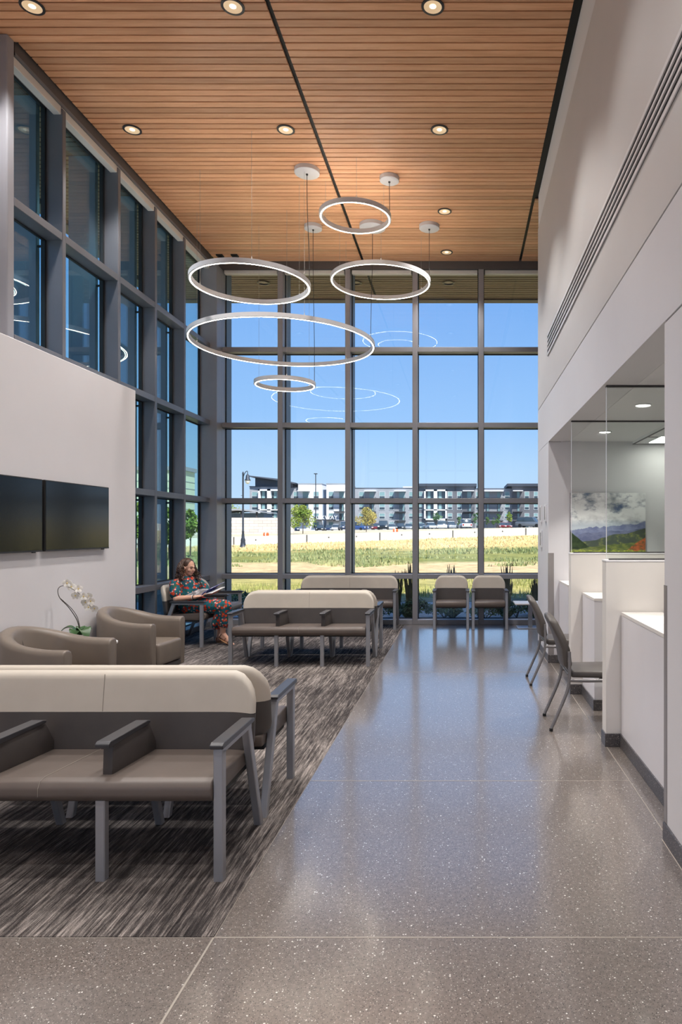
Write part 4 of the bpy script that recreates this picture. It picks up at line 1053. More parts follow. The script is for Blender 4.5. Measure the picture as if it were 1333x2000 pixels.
# tilted roof over the end section
MB().prism([(bx_(487), bz_(931)), (bx_(545), bz_(939)), (bx_(579), bz_(946)), (bx_(580), bz_(943.5)), (bx_(546), bz_(936)), (bx_(487), bz_(929.5))], 'y', -2.5, 12).build('tilted_roof', M['fascia_dark'], apt)
MB().prism([(bx_(498), bz_(951)), (bx_(572), bz_(951)), (bx_(572), bz_(945)), (bx_(545), bz_(939)), (bx_(498), bz_(932.5))], 'y', 0.4, 10).build('clerestory', M['fascia_dark'], apt)
MB().box(bx_(787), bx_(806), 1, 6, bz_(954), bz_(950)).build('roof_unit', M['render_white'], apt)
ROWS = [(961, 975), (984, 995.5), (1003, 1013), (1020, 1031)]
win_cache = {}
def apt_window(px0, px1, r):
    y0, y1 = ROWS[r]; w = (px1-px0)*BS; h = (y1-y0)*BS; dy, body = fy((px0+px1)/2)
    k = (round(w, 1), round(h, 1))
    if k not in win_cache:
        f = MB(); e = 0.09
        f.box(0, w, -0.10, 0.02, -e, 0); f.box(0, w, -0.10, 0.02, h, h+e); f.box(-e, 0, -0.10, 0.02, -e, h+e); f.box(w, w+e, -0.10, 0.02, -e, h+e); f.box(0, w, -0.08, 0.02, h*0.42, h*0.42+0.08)
        win_cache[k] = (f.mesh('window', M['win_frame']), MB().box(0, w, -0.05, 0.01, h*0.42, h).mesh('pane', M['win_glass']), MB().box(0, w, -0.05, 0.01, 0, h*0.42).mesh('pane', M['win_dark']))
    a, b, c = win_cache[k]
    o = link('window', a, body, (bx_(px0), dy, bz_(y1)))
    # panes sit in the same facade section as their frame
    link('pane', b, body, (bx_(px0), dy, bz_(y1))); link('pane', c, body, (bx_(px0), dy, bz_(y1)))
plain = [(492.7, 503.4), (531, 542), (573.6, 583), (614.6, 624), (644, 652.6), (686, 692), (702, 711.5), (741.7, 752), (761, 770), (799.6, 806.7), (818, 826), (875.7, 884), (894, 902), (930.6, 936.5), (987, 996), (1025, 1033), (1043, 1050), (1062, 1070)]
for a, b in plain:
    for r in range(4):
        if r == 3 and a < 560: continue
        apt_window(a, b, r)
def balcony(px0, px1, doors, awn=True):
    dy, body = fy((px0+px1)/2)
    x0, x1 = bx_(px0), bx_(px1)
    for r in range(3):
        y0, y1 = ROWS[r]
        for (a, b) in doors:
            MB().box(bx_(a), bx_(b), dy-0.06, dy+0.02, bz_(y1+3), bz_(y0)).build('balcony_door', M['win_dark'] if r else M['win_glass'], body)
            MB().box(bx_(b)-0.6, bx_(b)-0.1, dy-0.08, dy-0.05, bz_(y1+3), bz_(y0)).build('pane', M['win_glass'], body)
        zs = bz_(y1+3.5)
        q = MB().box(x0, x1, dy-1.6, dy, zs-0.22, zs).build('balcony', M['iron'], body)
        rl = MB(); rl.box(x0, x1, dy-1.6, dy-1.55, zs+1.0, zs+1.06); rl.box(x0, x0+0.05, dy-1.6, dy, zs+1.0, zs+1.06); rl.box(x1-0.05, x1, dy-1.6, dy, zs+1.0, zs+1.06)
        n = max(6, int((x1-x0)/0.28))
        for k in range(n+1):
            xx = x0+(x1-x0)*k/n; rl.box(xx-0.02, xx+0.02, dy-1.59, dy-1.56, zs, zs+1.0)
        rl.build('railing', M['iron'], body)
    if awn:
        zt = bz_(961); MB().box(x0-0.1, x1+0.1, dy-1.9, dy, zt+0.1, zt+0.35).build('awning', M['render_white'], body)
balcony(586, 607, [(593, 604)]); balcony(655, 675, [(664, 673)]); balcony(714, 735, [(722, 731)]); balcony(772, 793, [(780, 791)]); balcony(905, 926, [(913, 921)])
balcony(947, 983, [(949, 956), (971.6, 977.5)]); balcony(1002, 1020, [(1010, 1015)])
# loggia frames
def loggia(px0, px1, cells, rows, y0, y1):
    dy, body = fy((px0+px1)/2); d = dy-1.2
    fr = MB(); w = 0.45
    x0, x1, z0, z1 = bx_(px0), bx_(px1), bz_(y1), bz_(y0)
    fr.box(x0, x1, d, dy, z1-w, z1); fr.box(x0, x1, d, dy, z0, z0+w); fr.box(x0, x0+w, d, dy, z0, z1); fr.box(x1-w, x1, d, dy, z0, z1)
    xm = (x0+x1)/2; fr.box(xm-0.5, xm+0.5, d, dy, z0, z1)
    for r in range(1, rows): zz = z0+(z1-z0)*r/rows; fr.box(x0, x1, d, dy, zz-0.15, zz+0.15)
    L_ = fr.build('loggia_frame', M['render_white'], body)
    for (a, b) in cells:
        for r in range(rows):
            za, zb = z0+(z1-z0)*r/rows+0.3, z0+(z1-z0)*(r+1)/rows-0.2
            MB().box(bx_(a), bx_(b), dy-0.05, dy+0.02, za, zb).build('loggia_back', M['win_dark'], L_)
            MB().box(bx_(a)+0.5, bx_(a)+1.3, dy-0.08, dy-0.04, za, zb-0.3).build('pane', M['win_glass'], L_)
loggia(829.6, 873.7, [(833, 849), (854.6, 870.6)], 3, 957, 1016); loggia(507, 548, [(509, 525), (532, 546)], 3, 956, 1016)
# entrance canopy with its sign
cb = MB().box(bx_(618), bx_(657), -2.8, -0.8, bz_(1016.5), bz_(1014.8)).build('entrance_canopy', M['iron'], apt)
cu = bpy.data.curves.new('sign', 'FONT'); cu.body = 'PARKWAY'; cu.size = 1.6; cu.extrude = 0.06; cu.align_x = 'CENTER'
tmp = bpy.data.objects.new('tmp', cu); COL.objects.link(tmp); bpy.context.view_layer.update()
sm = bpy.data.meshes.new_from_object(tmp.evaluated_get(bpy.context.evaluated_depsgraph_get())); bpy.data.objects.remove(tmp); bpy.data.curves.remove(cu)
sm.materials.clear(); sm.materials.append(M['render_white'])
so = link('sign_lettering', sm, cb, (bx_(637.5), -2.6, bz_(1014.6))); so.rotation_euler = (PI/2, 0, 0)
# carport-like pavilion by the terrace wall and the building beside the side glazing
t = thing('flat_roof_pavilion', 'low flat-roofed pavilion with grey canopy behind the terrace wall', 'building', (0, 110, 0))
S1 = 110/FPX; q = lambda px: (px-X0)*S1; zz = lambda py: EYE-(py-Y0PX)*S1
MB().prism([(q(400), zz(996)), (q(462), zz(993)), (q(512), zz(999)), (q(512), zz(1001)), (q(462), zz(996.5)), (q(400), zz(1000))], 'y', 0, 9).build('canopy_roof', M['render_grey'], t)
MB().box(q(405), q(505), 3, 8, 1.0, zz(1001)).build('wall', M['recess_blue'], t)
for px in (415, 440, 470, 500): MB().box(q(px)-0.12, q(px)+0.12, 0.4, 0.65, 1.0, zz(999)).build('post', M['iron'], t)
mottled('clad_pale', srgb(214, 218, 190), srgb(204, 210, 182), 0.3, 0.7)
t = thing('pale_clad_building', 'pale horizontally clad building seen through the side glazing', 'building', (-36.0, 88, 0))
MB().box(-60, 0, 0, 4, -0.5, 9.4).build('wall', M['clad_pale'], t)
for k in range(9): MB().box(-60, 0.04, -0.05, 4, 0.9*k+0.8, 0.9*k+0.86).build('cladding_joint', M['render_grey'], t)
MB().box(-60, 0.3, -0.3, 4, 9.4, 9.9).build('parapet', M['render_grey'], t)
MB().box(-60.2, -14, -4, 3.8, 9.9, 13.5).build('upper_storey', M['win_glass'], t)

# ---- trees
blade_mat('tree_green', srgb(108, 132, 60), srgb(160, 168, 84)); blade_mat('tree_olive', srgb(148, 140, 76), srgb(186, 168, 96)); blade_mat('tree_dark', srgb(70, 102, 62), srgb(108, 134, 80))
M['bark'] = mat('bark', srgb(84, 72, 62), 0.9)
def tree(px, ytop, ybase, Y, wpx, m, label, n=900):
    s = Y/FPX; x = (px-X0)*s; zb = gz(x, Y)-0.05; H = EYE-(ytop-Y0PX)*s-zb; rw = wpx*s/2
    t = thing('tree', label, 'tree', (x, Y, zb), group='young trees around the parking lot')
    r = random.Random(int(px*3+Y)); b = MB(); k_ = MB()
    k_.tube([(0, 0, 0), (0.02, 0, H*0.4), (0.05, 0, H*0.8)], [0.05*H/3, 0.035*H/3, 0.01], n=7)
    for i in range(7):
        a = r.uniform(0, 2*PI); z0 = H*r.uniform(0.3, 0.6)
        k_.tube([(0.02, 0, z0), (rw*0.7*math.cos(a), rw*0.7*math.sin(a), z0+H*r.uniform(.12, .3))], [0.018*H/3, 0.005], n=5)
    k_.build('trunk', M['bark'], t)
    cl = [(Vector((rw*r.uniform(-.62, .62), rw*r.uniform(-.6, .6), H*r.uniform(0.38, 0.85))), rw*r.uniform(.3, .55)) for _ in range(9)]+[(Vector((0, 0, H*0.88)), rw*0.3)]
    ls = 0.018*H+0.05
    for i in range(n):
        c, rr = cl[r.randrange(len(cl))]
        d = Vector((r.gauss(0, 1), r.gauss(0, 1), r.gauss(0, 1))).normalized()*rr*r.uniform(0.5, 1.0); p_ = c+Vector((d.x, d.y, d.z*0.9))
        d1 = Vector((r.uniform(-1, 1), r.uniform(-1, 1), r.uniform(-1, 1))).normalized()*ls; d2 = d1.cross(Vector((r.uniform(-1, 1), 1, r.uniform(-1, 1)))).normalized()*ls*0.6
        b.quad(p_-d1, p_+d2, p_+d1, p_-d2)
    b.build('crown', M[m], t)
tree(592, 985, 1046, 75, 52, 'tree_green', 'bushy yellow-green young tree before the white facade', 1500)
tree(716, 990, 1042, 76, 48, 'tree_olive', 'olive-brown young tree beside the dark parked cars', 1100)
tree(436, 1008, 1046, 70, 26, 'tree_olive', 'small pale tree at the corner post of the windows', 400)
for px, yt, Y, w, lab in ((853, 1000, 118, 22, 'green young tree in front of the white loggia frame'), (932, 1000, 118, 16, 'slim green tree where dark and grey facades meet'), (953, 1008, 118, 8, 'thin columnar tree under the wide balconies'),
                          (965, 1010, 120, 9, 'small tree second from the wide balconies'), (973, 1002, 118, 14, 'taller green tree before the wide balconies'), (995, 997, 116, 14, 'pale green tree before the dark end section'), (896, 1008, 122, 10, 'small tree behind the white wagon')):
    tree(px, yt, 1033, Y, w, 'tree_dark' if px != 995 else 'tree_green', lab, 500)
for px, Y, yt, w, lab in ((330, 36, 985, 60, 'leafy tree seen through the second slit of the side glazing'), (372, 40, 990, 55, 'leafy tree seen through the side glazing nearest the corner'), (270, 34, 975, 60, 'leafy tree seen through the slit beside the screen wall')):
    tree(px, yt, 1080, Y, w, 'tree_green', lab, 900)
for px, lab in ((418, 'green tree crown behind the pavilion, nearer the corner'), (452, 'green tree crown behind the pavilion beside the street lamp')):
    tree(px, 982, 1030, 135, 42, 'tree_green', lab, 500)

# ---- parked cars
CARCOL = {}
def paint(name, c): CARCOL[name] = mat('paint_'+name, c, 0.25, metal=0.2, coat=0.5)
for nm, c in (('white', srgb(228, 230, 232)), ('silver', srgb(170, 174, 180)), ('black', srgb(24, 26, 32)), ('navy', srgb(40, 56, 92)), ('grey', srgb(112, 118, 126)), ('red', srgb(132, 32, 38)), ('teal', srgb(60, 92, 104)), ('blue', srgb(62, 92, 150))): paint(nm, c)
M['tail'] = mat('tail', srgb(170, 30, 30), 0.3); M['head_l'] = mat('head_l', srgb(235, 235, 230), 0.2)
def car(px, Y, col, size, rot, label):
    x = (px-X0)*Y/FPX
    t = thing('parked_car', label, 'car', (x, Y, lot(x)), rot, group='cars parked before the apartment block')
    L, W, H = {'sedan': (4.6, 1.8, 1.45), 'suv': (4.8, 1.95, 1.8), 'pickup': (5.4, 2.0, 1.85)}[size]
    hb = H*0.56; m = CARCOL[col]
    f = L/2                    # front is -y
    MB().prism([(-f, 0.32), (-f, hb*0.86), (-f+0.25, hb*0.94), (-f+1.2, hb), (f-0.1, hb), (f, hb*0.9), (f, 0.35), (f-0.3, 0.25), (-f+0.3, 0.25)], 'x', -W/2, W/2, bev=0.05, seg=2).build('body', m, t, smooth=40)
    if size == 'sedan': cab = [(-f+1.15, hb-0.02), (-f+1.95, H), (f-1.55, H), (f-0.65, hb-0.02)]
    elif size == 'suv': cab = [(-f+1.1, hb-0.02), (-f+1.75, H), (f-0.45, H), (f-0.08, hb-0.02)]
    else: cab = [(-f+1.3, hb-0.02), (-f+1.9, H), (f-2.1, H), (f-1.9, hb-0.02)]
    b = MB().prism(cab, 'x', -W/2+0.10, W/2-0.10, bev=0.04, seg=2)
    for v in b.bm.verts:
        if v.co.z > (H+hb)/2: v.co.x *= 0.86
    c_ = b.build('cabin', M['win_dark'], t, smooth=40)
    ym0, ym1 = cab[1][0], cab[2][0]
    MB().box(-W/2*0.80, W/2*0.80, ym0-0.04, ym1+0.04, H-0.06, H+0.02, bev=0.02).build('roof', m, t)
    for sx in (-1, 1):
        for sy in (-f+0.85, f-0.9):
            MB().tube([(sx*(W/2-0.20), sy, 0.33), (sx*(W/2+0.01), sy, 0.33)], 0.33, n=14).build('wheel', M['rubber'], t)
        MB().box(sx*(W/2-0.25)-0.18, sx*(W/2-0.25)+0.18, -f-0.02, -f+0.1, hb*0.62, hb*0.82).build('headlight', M['head_l'], t)
        MB().box(sx*(W/2-0.22)-0.14, sx*(W/2-0.22)+0.14, f-0.1, f+0.02, hb*0.58, hb*0.86).build('tail_light', M['tail'], t)
cars = [(577, 150, 'navy', 'sedan', .2, 'navy car half hidden by the bushy yellow-green tree'), (626, 150, 'black', 'sedan', .1, 'black car under the lettered entrance canopy'), (643, 150, 'navy', 'sedan', .1, 'dark blue car beside the one under the entrance canopy'),
 (657, 148, 'white', 'sedan', .15, 'white car between the entrance canopy and navy SUV'), (674, 128, 'navy', 'suv', .35, 'large navy SUV at the second window mullion'), (697, 132, 'blue', 'suv', 1.2, 'blue SUV seen side-on behind the olive tree'), (737, 140, 'red', 'sedan', 0, 'dark red car behind the olive tree'),
 (749, 126, 'black', 'suv', 0.05, 'black SUV parked nose out beside the olive tree'), (766, 142, 'white', 'sedan', .05, 'white car next to the black SUV'), (783, 146, 'black', 'sedan', 0, 'black car above the orange barrel'), (799, 146, 'silver', 'sedan', 0, 'silver car beside the third window mullion'),
 (823, 140, 'teal', 'sedan', .3, 'dark teal sedan just past the third window mullion'), (841, 138, 'white', 'sedan', .35, 'white sedan below the white loggia frame'), (863, 140, 'white', 'pickup', .1, 'white pickup below the loggia frame, second from the teal sedan'), (880, 142, 'silver', 'suv', .3, 'silver SUV between the white pickup and white wagon'),
 (907, 128, 'white', 'suv', PI+.25, 'large white wagon seen from behind'), (980, 150, 'red', 'sedan', .1, 'red car between the slim trees'), (991, 150, 'red', 'sedan', .1, 'dark red car beside the pale green tree'), (1036, 118, 'grey', 'suv', 1.1, 'large grey SUV parked before the dark end section'), (1054, 140, 'silver', 'sedan', .2, 'silver car at the reception wall edge')]
for i, c in enumerate(cars): car(c[0], c[1]+(i % 3)*6.5, *c[2:])
# ================================================================== THE SEATED WOMAN
WB = Vector((-3.84, 9.66, 0.0))           # floor point under her seat
def skin_mat():
    m = mat('skin', srgb(206, 150, 122), 0.5, spec=0.35); g = NT(m)
    p = m.node_tree.nodes['Principled BSDF']; p.inputs['Subsurface Weight'].default_value = 0.0
    g.base(g.ramp(g.noise(g.coord(), 14, 4), [(0.35, srgb(222, 168, 142)), (0.65, srgb(232, 182, 156))])); M['skin'] = m
skin_mat()
def dress_mat():
    m = mat('floral', srgb(26, 74, 84), 0.8, spec=0.2); g = NT(m)
    c = g.ramp(g.noise(g.coord(), 9, 3), [(0.4, srgb(28, 84, 102)), (0.6, srgb(44, 108, 118))])
    def spots(c, scale, seed, rad, q, col, col2=None):
        mp = g.n('ShaderNodeMapping'); mp.inputs['Location'].default_value = (seed, seed*1.7, seed*0.6)
        tc = g.n('ShaderNodeTexCoord'); g.l(tc.outputs['Object'], mp.inputs['Vector'])
        wv = g.n('ShaderNodeVectorMath', operation='ADD'); nz = g.n('ShaderNodeTexNoise'); nz.inputs['Scale'].default_value = 42
        g.l(mp.outputs[0], nz.inputs['Vector']); sc_ = g.n('ShaderNodeVectorMath', operation='SCALE'); sc_.inputs['Scale'].default_value = 0.016
        g.l(nz.outputs['Color'], sc_.inputs[0]); g.l(mp.outputs[0], wv.inputs[0]); g.l(sc_.outputs[0], wv.inputs[1])
        vo = g.n('ShaderNodeTexVoronoi'); vo.inputs['Scale'].default_value = scale; g.l(wv.outputs[0], vo.inputs['Vector'])
        sp = g.n('ShaderNodeSeparateColor'); g.l(vo.outputs['Color'], sp.inputs[0])
        pick = g.math('GREATER_THAN', sp.outputs[0], q)
        c = g.mix(g.math('MULTIPLY', pick, g.math('LESS_THAN', vo.outputs['Distance'], rad)), c, col)
        if col2: c = g.mix(g.math('MULTIPLY', pick, g.math('LESS_THAN', vo.outputs['Distance'], rad*0.45)), c, col2)
        return c
    c = spots(c, 26, 2.1, 0.36, 0.50, srgb(58, 96, 62)); c = spots(c, 22, 0.0, 0.46, 0.36, srgb(206, 66, 42), srgb(232, 112, 60)); c = spots(c, 30, 5.5, 0.38, 0.62, srgb(226, 178, 168)); c = spots(c, 24, 9.1, 0.34, 0.72, srgb(196, 52, 40))
    g.base(c); M['floral'] = m
dress_mat()
mottled('hair', srgb(62, 42, 32), srgb(98, 68, 50), 18, 0.45); M['strap'] = mat('strap', srgb(96, 62, 44), 0.6); M['sole'] = mat('sole', srgb(150, 108, 72), 0.7)
M['dark_line'] = mat('dark_line', srgb(38, 24, 20), 0.6); M['lips'] = mat('lips', srgb(176, 84, 80), 0.5); M['band'] = mat('band', srgb(28, 28, 32), 0.4)
wm = thing('person', 'seated person with long dark curly hair in a floral dress, reading a magazine', 'person', WB)
def remesh(o, vox, smooth_it=6):
    r = o.modifiers.new('remesh', 'REMESH'); r.mode = 'VOXEL'; r.voxel_size = vox; r.use_smooth_shade = True
    s = o.modifiers.new('smooth', 'SMOOTH'); s.factor = 0.5; s.iterations = smooth_it
    return o
def W_(x, y, z): return Vector((x, y, z))-WB
# joints (place coordinates)
J = dict(pel=W_(-3.86, 9.70, 0.57), bel=W_(-3.90, 9.69, 0.70), che=W_(-3.93, 9.69, 0.83), nb=W_(-3.915, 9.68, 0.93), nk=W_(-3.895, 9.67, 0.99),
         hd=W_(-3.865, 9.66, 1.085), shR=W_(-4.005, 9.515, 0.855), elR=W_(-3.945, 9.425, 0.665), wrR=W_(-3.69, 9.44, 0.685), haR=W_(-3.61, 9.475, 0.70),
         shL=W_(-3.835, 9.865, 0.865), elL=W_(-3.70, 9.95, 0.70), wrL=W_(-3.53, 9.79, 0.735), haL=W_(-3.475, 9.735, 0.755),
         hipR=W_(-3.83, 9.61, 0.55), hipL=W_(-3.83, 9.79, 0.55), knR=W_(-3.30, 9.52, 0.555), anR=W_(-3.36, 9.60, 0.165), knL=W_(-3.36, 9.72, 0.50), anL=W_(-3.49, 9.82, 0.085))
FD = Vector((0.90, -0.40, -0.16)).normalized()       # where the face points: ahead, a little to the camera, down to the page
SD = FD.cross(Vector((0, 0, 1))).normalized()        # her right
UP = SD.cross(FD).normalized()
RH = Matrix((FD, -SD, UP)).transposed()              # columns: forward, left, up
def hp(f, l, u): return J['hd']+RH @ Vector((f, l, u))
b = MB()
b.ellipsoid(hp(-0.015, 0, 0.02), (0.095, 0.076, 0.098), rot=RH); b.ellipsoid(hp(0.022, 0, -0.035), (0.066, 0.058, 0.080), rot=RH)
b.ellipsoid(hp(0.055, 0, -0.085), (0.024, 0.028, 0.022), rot=RH)          # chin
b.ellipsoid(hp(0.055, 0.036, -0.03), (0.026, 0.024, 0.026), rot=RH); b.ellipsoid(hp(0.055, -0.036, -0.03), (0.026, 0.024, 0.026), rot=RH)   # cheeks
b.capsule(hp(0.082, 0, 0.008), hp(0.103, 0, -0.026), 0.008, 0.0115); b.ellipsoid(hp(0.092, 0, -0.030), (0.012, 0.017, 0.009), rot=RH)   # nose
b.ellipsoid(hp(0.078, 0, 0.020), (0.014, 0.046, 0.010), rot=RH)           # brow
b.ellipsoid(hp(0.078, 0, -0.060), (0.014, 0.024, 0.012), rot=RH)          # mouth
for s in (-1, 1): b.ellipsoid(hp(-0.005, s*0.076, -0.01), (0.020, 0.010, 0.030), rot=RH)
b.capsule(J['nk']+Vector((0, 0, 0.04)), J['nb'], 0.048, 0.056); b.capsule(J['nb'], J['che'], 0.07, 0.14); b.capsule(J['che'], J['bel'], 0.145, 0.155); b.capsule(J['bel'], J['pel'], 0.155, 0.165)
b.capsule(J['nb'], J['shR'], 0.055, 0.062); b.capsule(J['nb'], J['shL'], 0.055, 0.062)
for s in 'RL':
    b.capsule(J['sh'+s], J['el'+s], 0.058, 0.043); b.capsule(J['el'+s], J['wr'+s], 0.045, 0.027)
    b.capsule(J['hip'+s], J['kn'+s], 0.105, 0.068); 
    mid = J['kn'+s].lerp(J['an'+s], 0.35)+Vector((-0.02, 0, 0))
    b.capsule(J['kn'+s], mid, 0.062, 0.060); b.capsule(mid, J['an'+s], 0.060, 0.036)
    # hand: palm, four fingers, thumb
    d = (J['ha'+s]-J['wr'+s]).normalized(); up = Vector((0, 0, 1)); side = d.cross(up).normalized()
    pal = J['wr'+s]+d*0.045
    Rp = Matrix((d, side, side.cross(d))).transposed()
    b.ellipsoid(pal, (0.05, 0.038, 0.018), rot=Rp); b.capsule(J['wr'+s], pal, 0.026, 0.022)
    for k, (o_, L) in enumerate(((-0.027, 0.058), (-0.009, 0.070), (0.009, 0.066), (0.026, 0.052))):
        p0 = pal+d*0.035+side*o_; p1 = p0+d*L*0.55+up*0.006; p2 = p1+d*L*0.38+up*0.022; 
        b.capsule(p0, p1, 0.0095, 0.0085, n=8); b.capsule(p1, p2, 0.0085, 0.0072, n=8)
    sg = 1 if s == 'R' else -1
    t0 = pal-d*0.015-side*0.03*sg; t1 = t0-side*0.022*sg+d*0.03+up*0.012; b.capsule(t0, t1, 0.012, 0.010, n=8); b.capsule(t1, t1+d*0.028+up*0.006, 0.010, 0.008, n=8)
# feet
def foot(an, fwd, drop):
    fwd = Vector(fwd).normalized(); sd = fwd.cross(Vector((0, 0, 1))).normalized(); R = Matrix((fwd, sd, sd.cross(fwd))).transposed()
    heel = an+Vector((0, 0, -0.045))-fwd*0.03; ball = an+fwd*0.125+Vector((0, 0, drop))
    b.capsule(an, heel, 0.036, 0.030); b.capsule(heel, ball, 0.032, 0.028); b.capsule(an, ball, 0.034, 0.026)
    for k in range(5):
        o_ = (k-2)*0.016; L = 0.052-0.007*abs(k-1)
        b.capsule(ball+sd*o_, ball+sd*o_+fwd*L+Vector((0, 0, -0.006)), 0.012, 0.009, n=8)
    return heel, ball, fwd, sd, R
fL = foot(J['anL'], (0.95, -0.30, 0), -0.052); fR = foot(J['anR'], (0.86, -0.18, -0.42), -0.075)
body = remesh(b.build('body', M['skin'], wm, smooth=True), 0.0062, 3)
for nm, (heel, ball, fwd, sd, R) in (('sandal', fL), ('sandal', fR)):
    so = MB(); dn = -(sd.cross(fwd)).normalized()
    if dn.z > 0: dn = -dn
    c = (heel+ball)/2+fwd*0.02; so.ellipsoid(c+dn*0.036, (0.125, 0.046, 0.013), rot=R)
    s_ = so.build(nm, M['sole'], wm, smooth=True)
    for q, rr in ((0.55, 0.042), (0.9, 0.046), (0.05, 0.044)):
        P = []; cc = heel.lerp(ball, q)
        for k in range(9):
            a = PI*k/8; P.append(cc+sd*math.cos(a)*rr-dn*(math.sin(a)*(0.040 if q > 0.2 else 0.062)-0.012))
        MB().tube(P, 0.0055, n=6).build('strap', M['strap'], s_, smooth=True)
# dress: bodice, short sleeves, skirt over both knees
d_ = MB()
d_.capsule(J['nb']+Vector((-0.01, 0, -0.055)), J['che'], 0.085, 0.155); d_.capsule(J['che'], J['bel'], 0.16, 0.170); d_.capsule(J['bel'], J['pel'], 0.170, 0.185)
d_.ellipsoid(J['che']+Vector((0.085, 0.0, -0.03)), (0.09, 0.155, 0.085), rot=Matrix.Rotation(-0.4, 3, 'Z'))
for s in 'RL':
    e = J['sh'+s].lerp(J['el'+s], 0.66)
    d_.capsule(J['sh'+s]+Vector((0, 0, 0.004)), e, 0.070, 0.078); d_.capsule(J['nb']+Vector((0, 0, -0.035)), J['sh'+s], 0.065, 0.068)
    d_.capsule(J['hip'+s], J['kn'+s], 0.135, 0.088); d_.capsule(J['pel'], J['hip'+s], 0.17, 0.14)
    low = J['kn'+s].lerp(J['an'+s], 0.58); d_.capsule(J['kn'+s], low, 0.086, 0.088)
d_.capsule(J['knR'].lerp(J['hipR'], 0.4), J['knL'].lerp(J['hipL'], 0.35), 0.11, 0.10)
d_.capsule(J['knR'].lerp(J['anR'], 0.45), J['knL'].lerp(J['anL'], 0.40), 0.085, 0.085)
for k in range(6):       # hem folds hanging from the knees towards the seat front
    u = k/5; p0 = J['knR'].lerp(J['knL'], u)+Vector((-0.06, 0, -0.02)); p1 = p0+Vector((-0.10, 0.02, -0.23+0.03*math.sin(k*2)))
    d_.capsule(p0, p1, 0.055, 0.040)
dress = remesh(d_.build('dress', M['floral'], wm, smooth=True), 0.009, 4)
# face details
for s in (-1, 1):
    e = [hp(0.0835-0.006*abs(k-2)*0.5, s*(0.018+0.0075*k), 0.002-0.0022*math.sin(PI*k/4)) for k in range(5)]
    MB().tube(e, 0.0026, n=5).build('eyelid_line', M['dark_line'], wm)
    e = [hp(0.093-0.004*k, s*(0.014+0.0085*k), 0.024+0.004*math.sin(PI*k/4)) for k in range(5)]
    MB().tube(e, 0.0032, n=5).build('eyebrow', M['dark_line'], wm)
MB().tube([hp(0.0885-0.0035*abs(k-2), (k-2)*0.010, -0.058+0.0015*abs(k-2)) for k in range(5)], [0.002, 0.0042, 0.0048, 0.0042, 0.002], n=6).build('mouth', M['lips'], wm)
# hair: a cap and many curls
h = MB(); h.ellipsoid(hp(-0.034, 0, 0.036), (0.100, 0.088, 0.096), rot=RH); h.ellipsoid(hp(-0.066, 0, -0.05), (0.062, 0.086, 0.095), rot=RH)
cap = remesh(h.build('hair_cap', M['hair'], wm, smooth=True), 0.008, 4)
hr = random.Random(4); hb_ = MB()
for k in range(340):
    a = hr.uniform(0.46, 1.0)*PI*hr.choice((-1, 1))          # around the head, the face left free
    el = hr.uniform(0.1, 1.1)
    r0 = hp(math.cos(a)*0.088*math.cos(el)-0.03, math.sin(a)*0.086*math.cos(el), 0.038+0.085*math.sin(el))
    out = RH @ Vector((math.cos(a), math.sin(a), 0)); L = hr.uniform(0.22, 0.42); fr = hr.uniform(18, 34); ph = hr.uniform(0, 6.3)
    front = 0.10 if abs(a) < 1.8 and hr.random() < 0.5 else 0.0
    P = []; N = 16
    for i in range(N):
        u = i/(N-1)
        drop = Vector((0, 0, -1))*max(0, u-0.08)*L*1.02
        spread = out*(0.034*math.sin(min(1, u*2.2)*PI/2)+0.045*u)+Vector((FD.x, FD.y, 0))*front*max(0, u-0.45)*1.8
        w_ = 0.013*min(1, u*3)
        P.append(r0+drop+spread+Vector((math.cos(fr*u+ph), math.sin(fr*u+ph), 0.4*math.sin(fr*u*1.3))) * w_)
    hb_.tube(P, [0.0062*(1-0.6*(i/(N-1))**2) for i in range(N)], n=4)
hb_.build('hair', M['hair'], wm, smooth=True)
MB().tube([J['wrR']+Vector((-0.02, math.cos(a)*0.031, math.sin(a)*0.031)) for a in [2*PI*k/14 for k in range(14)]], 0.0055, n=6, closed=True).build('bracelet', M['band'], wm)
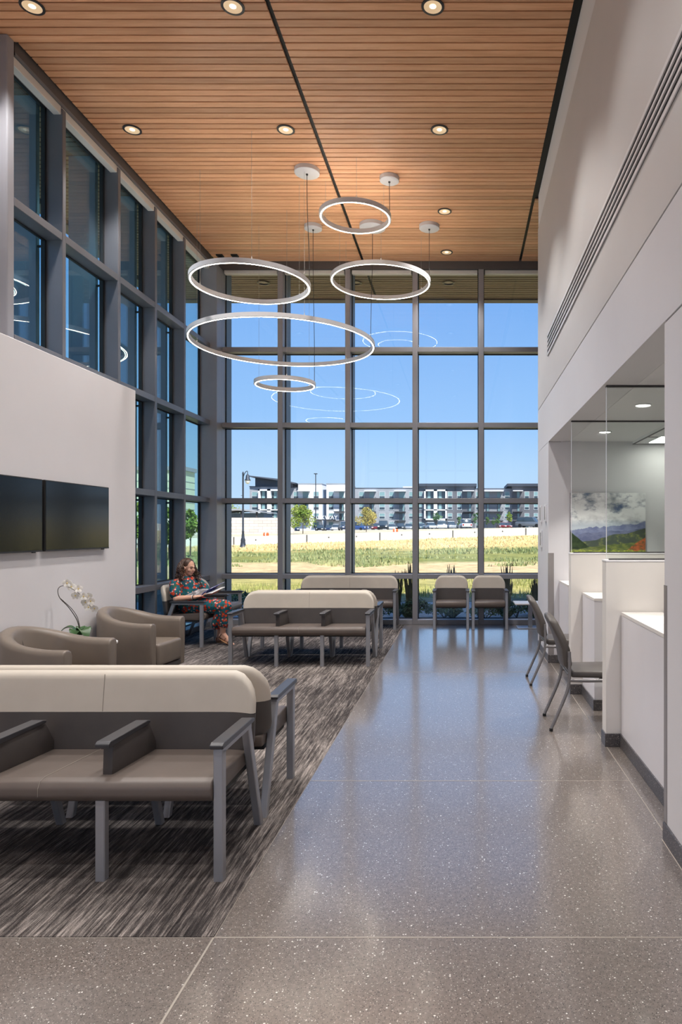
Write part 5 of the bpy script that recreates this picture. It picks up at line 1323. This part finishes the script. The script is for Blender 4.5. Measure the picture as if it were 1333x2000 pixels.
MB().tube([J['wrR']+Vector((-0.035, math.cos(a)*0.032, math.sin(a)*0.032)) for a in [2*PI*k/14 for k in range(14)]], 0.004, n=6, closed=True).build('bracelet', M['plate'], wm)
# the magazine in her hands
def page_mat(name, c1, c2, c3):
    m = mat(name, c1, 0.4); g = NT(m); v = g.coord()
    g.base(g.ramp(g.noise(v, 18, 3, 0.4), [(0.38, c1), (0.5, c2), (0.62, c3)], 'CONSTANT')); M[name] = m
page_mat('page_photo', srgb(120, 116, 118), srgb(168, 166, 168), srgb(206, 206, 208)); page_mat('page_blue', srgb(92, 98, 168), srgb(150, 158, 214), srgb(214, 220, 236)); M['paper'] = mat('paper', srgb(232, 230, 226), 0.6)
mg = thing('magazine', 'open magazine with blue and grey pages held by the seated person', 'magazine', (-3.575, 9.565, 0.715))
def page(px_dir, w, hgt, tilt, m, name):
    # a slightly curved leaf block from the spine outwards
    u = Vector(px_dir).normalized(); v = Vector((0.16, 0.30, 0.10)).normalized(); bb_ = MB(); N = 8; n_ = u.cross(v).normalized()
    if n_.z < 0: n_ = -n_
    rows_ = []
    for i in range(N+1):
        s = i/N; c = u*w*s+n_*(0.018*math.sin(PI*s)+tilt*s)
        rows_.append([bb_.bm.verts.new(c-v*hgt/2+n_*0.002), bb_.bm.verts.new(c+v*hgt/2+n_*0.002), bb_.bm.verts.new(c+v*hgt/2-n_*0.003), bb_.bm.verts.new(c-v*hgt/2-n_*0.003)])
    for i in range(N):
        for k in range(4): bb_.bm.faces.new((rows_[i][k], rows_[i][(k+1) % 4], rows_[i+1][(k+1) % 4], rows_[i+1][k]))
    bb_.bm.faces.new(rows_[0]); bb_.bm.faces.new(rows_[-1][::-1])
    bb_.build(name, m, mg, smooth=50, normals=True)
page((-1.0, -0.05, 0.14), 0.20, 0.26, 0.0, M['page_photo'], 'page'); page((0.72, 0.10, 0.62), 0.19, 0.26, 0.0, M['page_blue'], 'page')
page((0.85, 0.06, 0.30), 0.17, 0.25, 0.0, M['paper'], 'page')
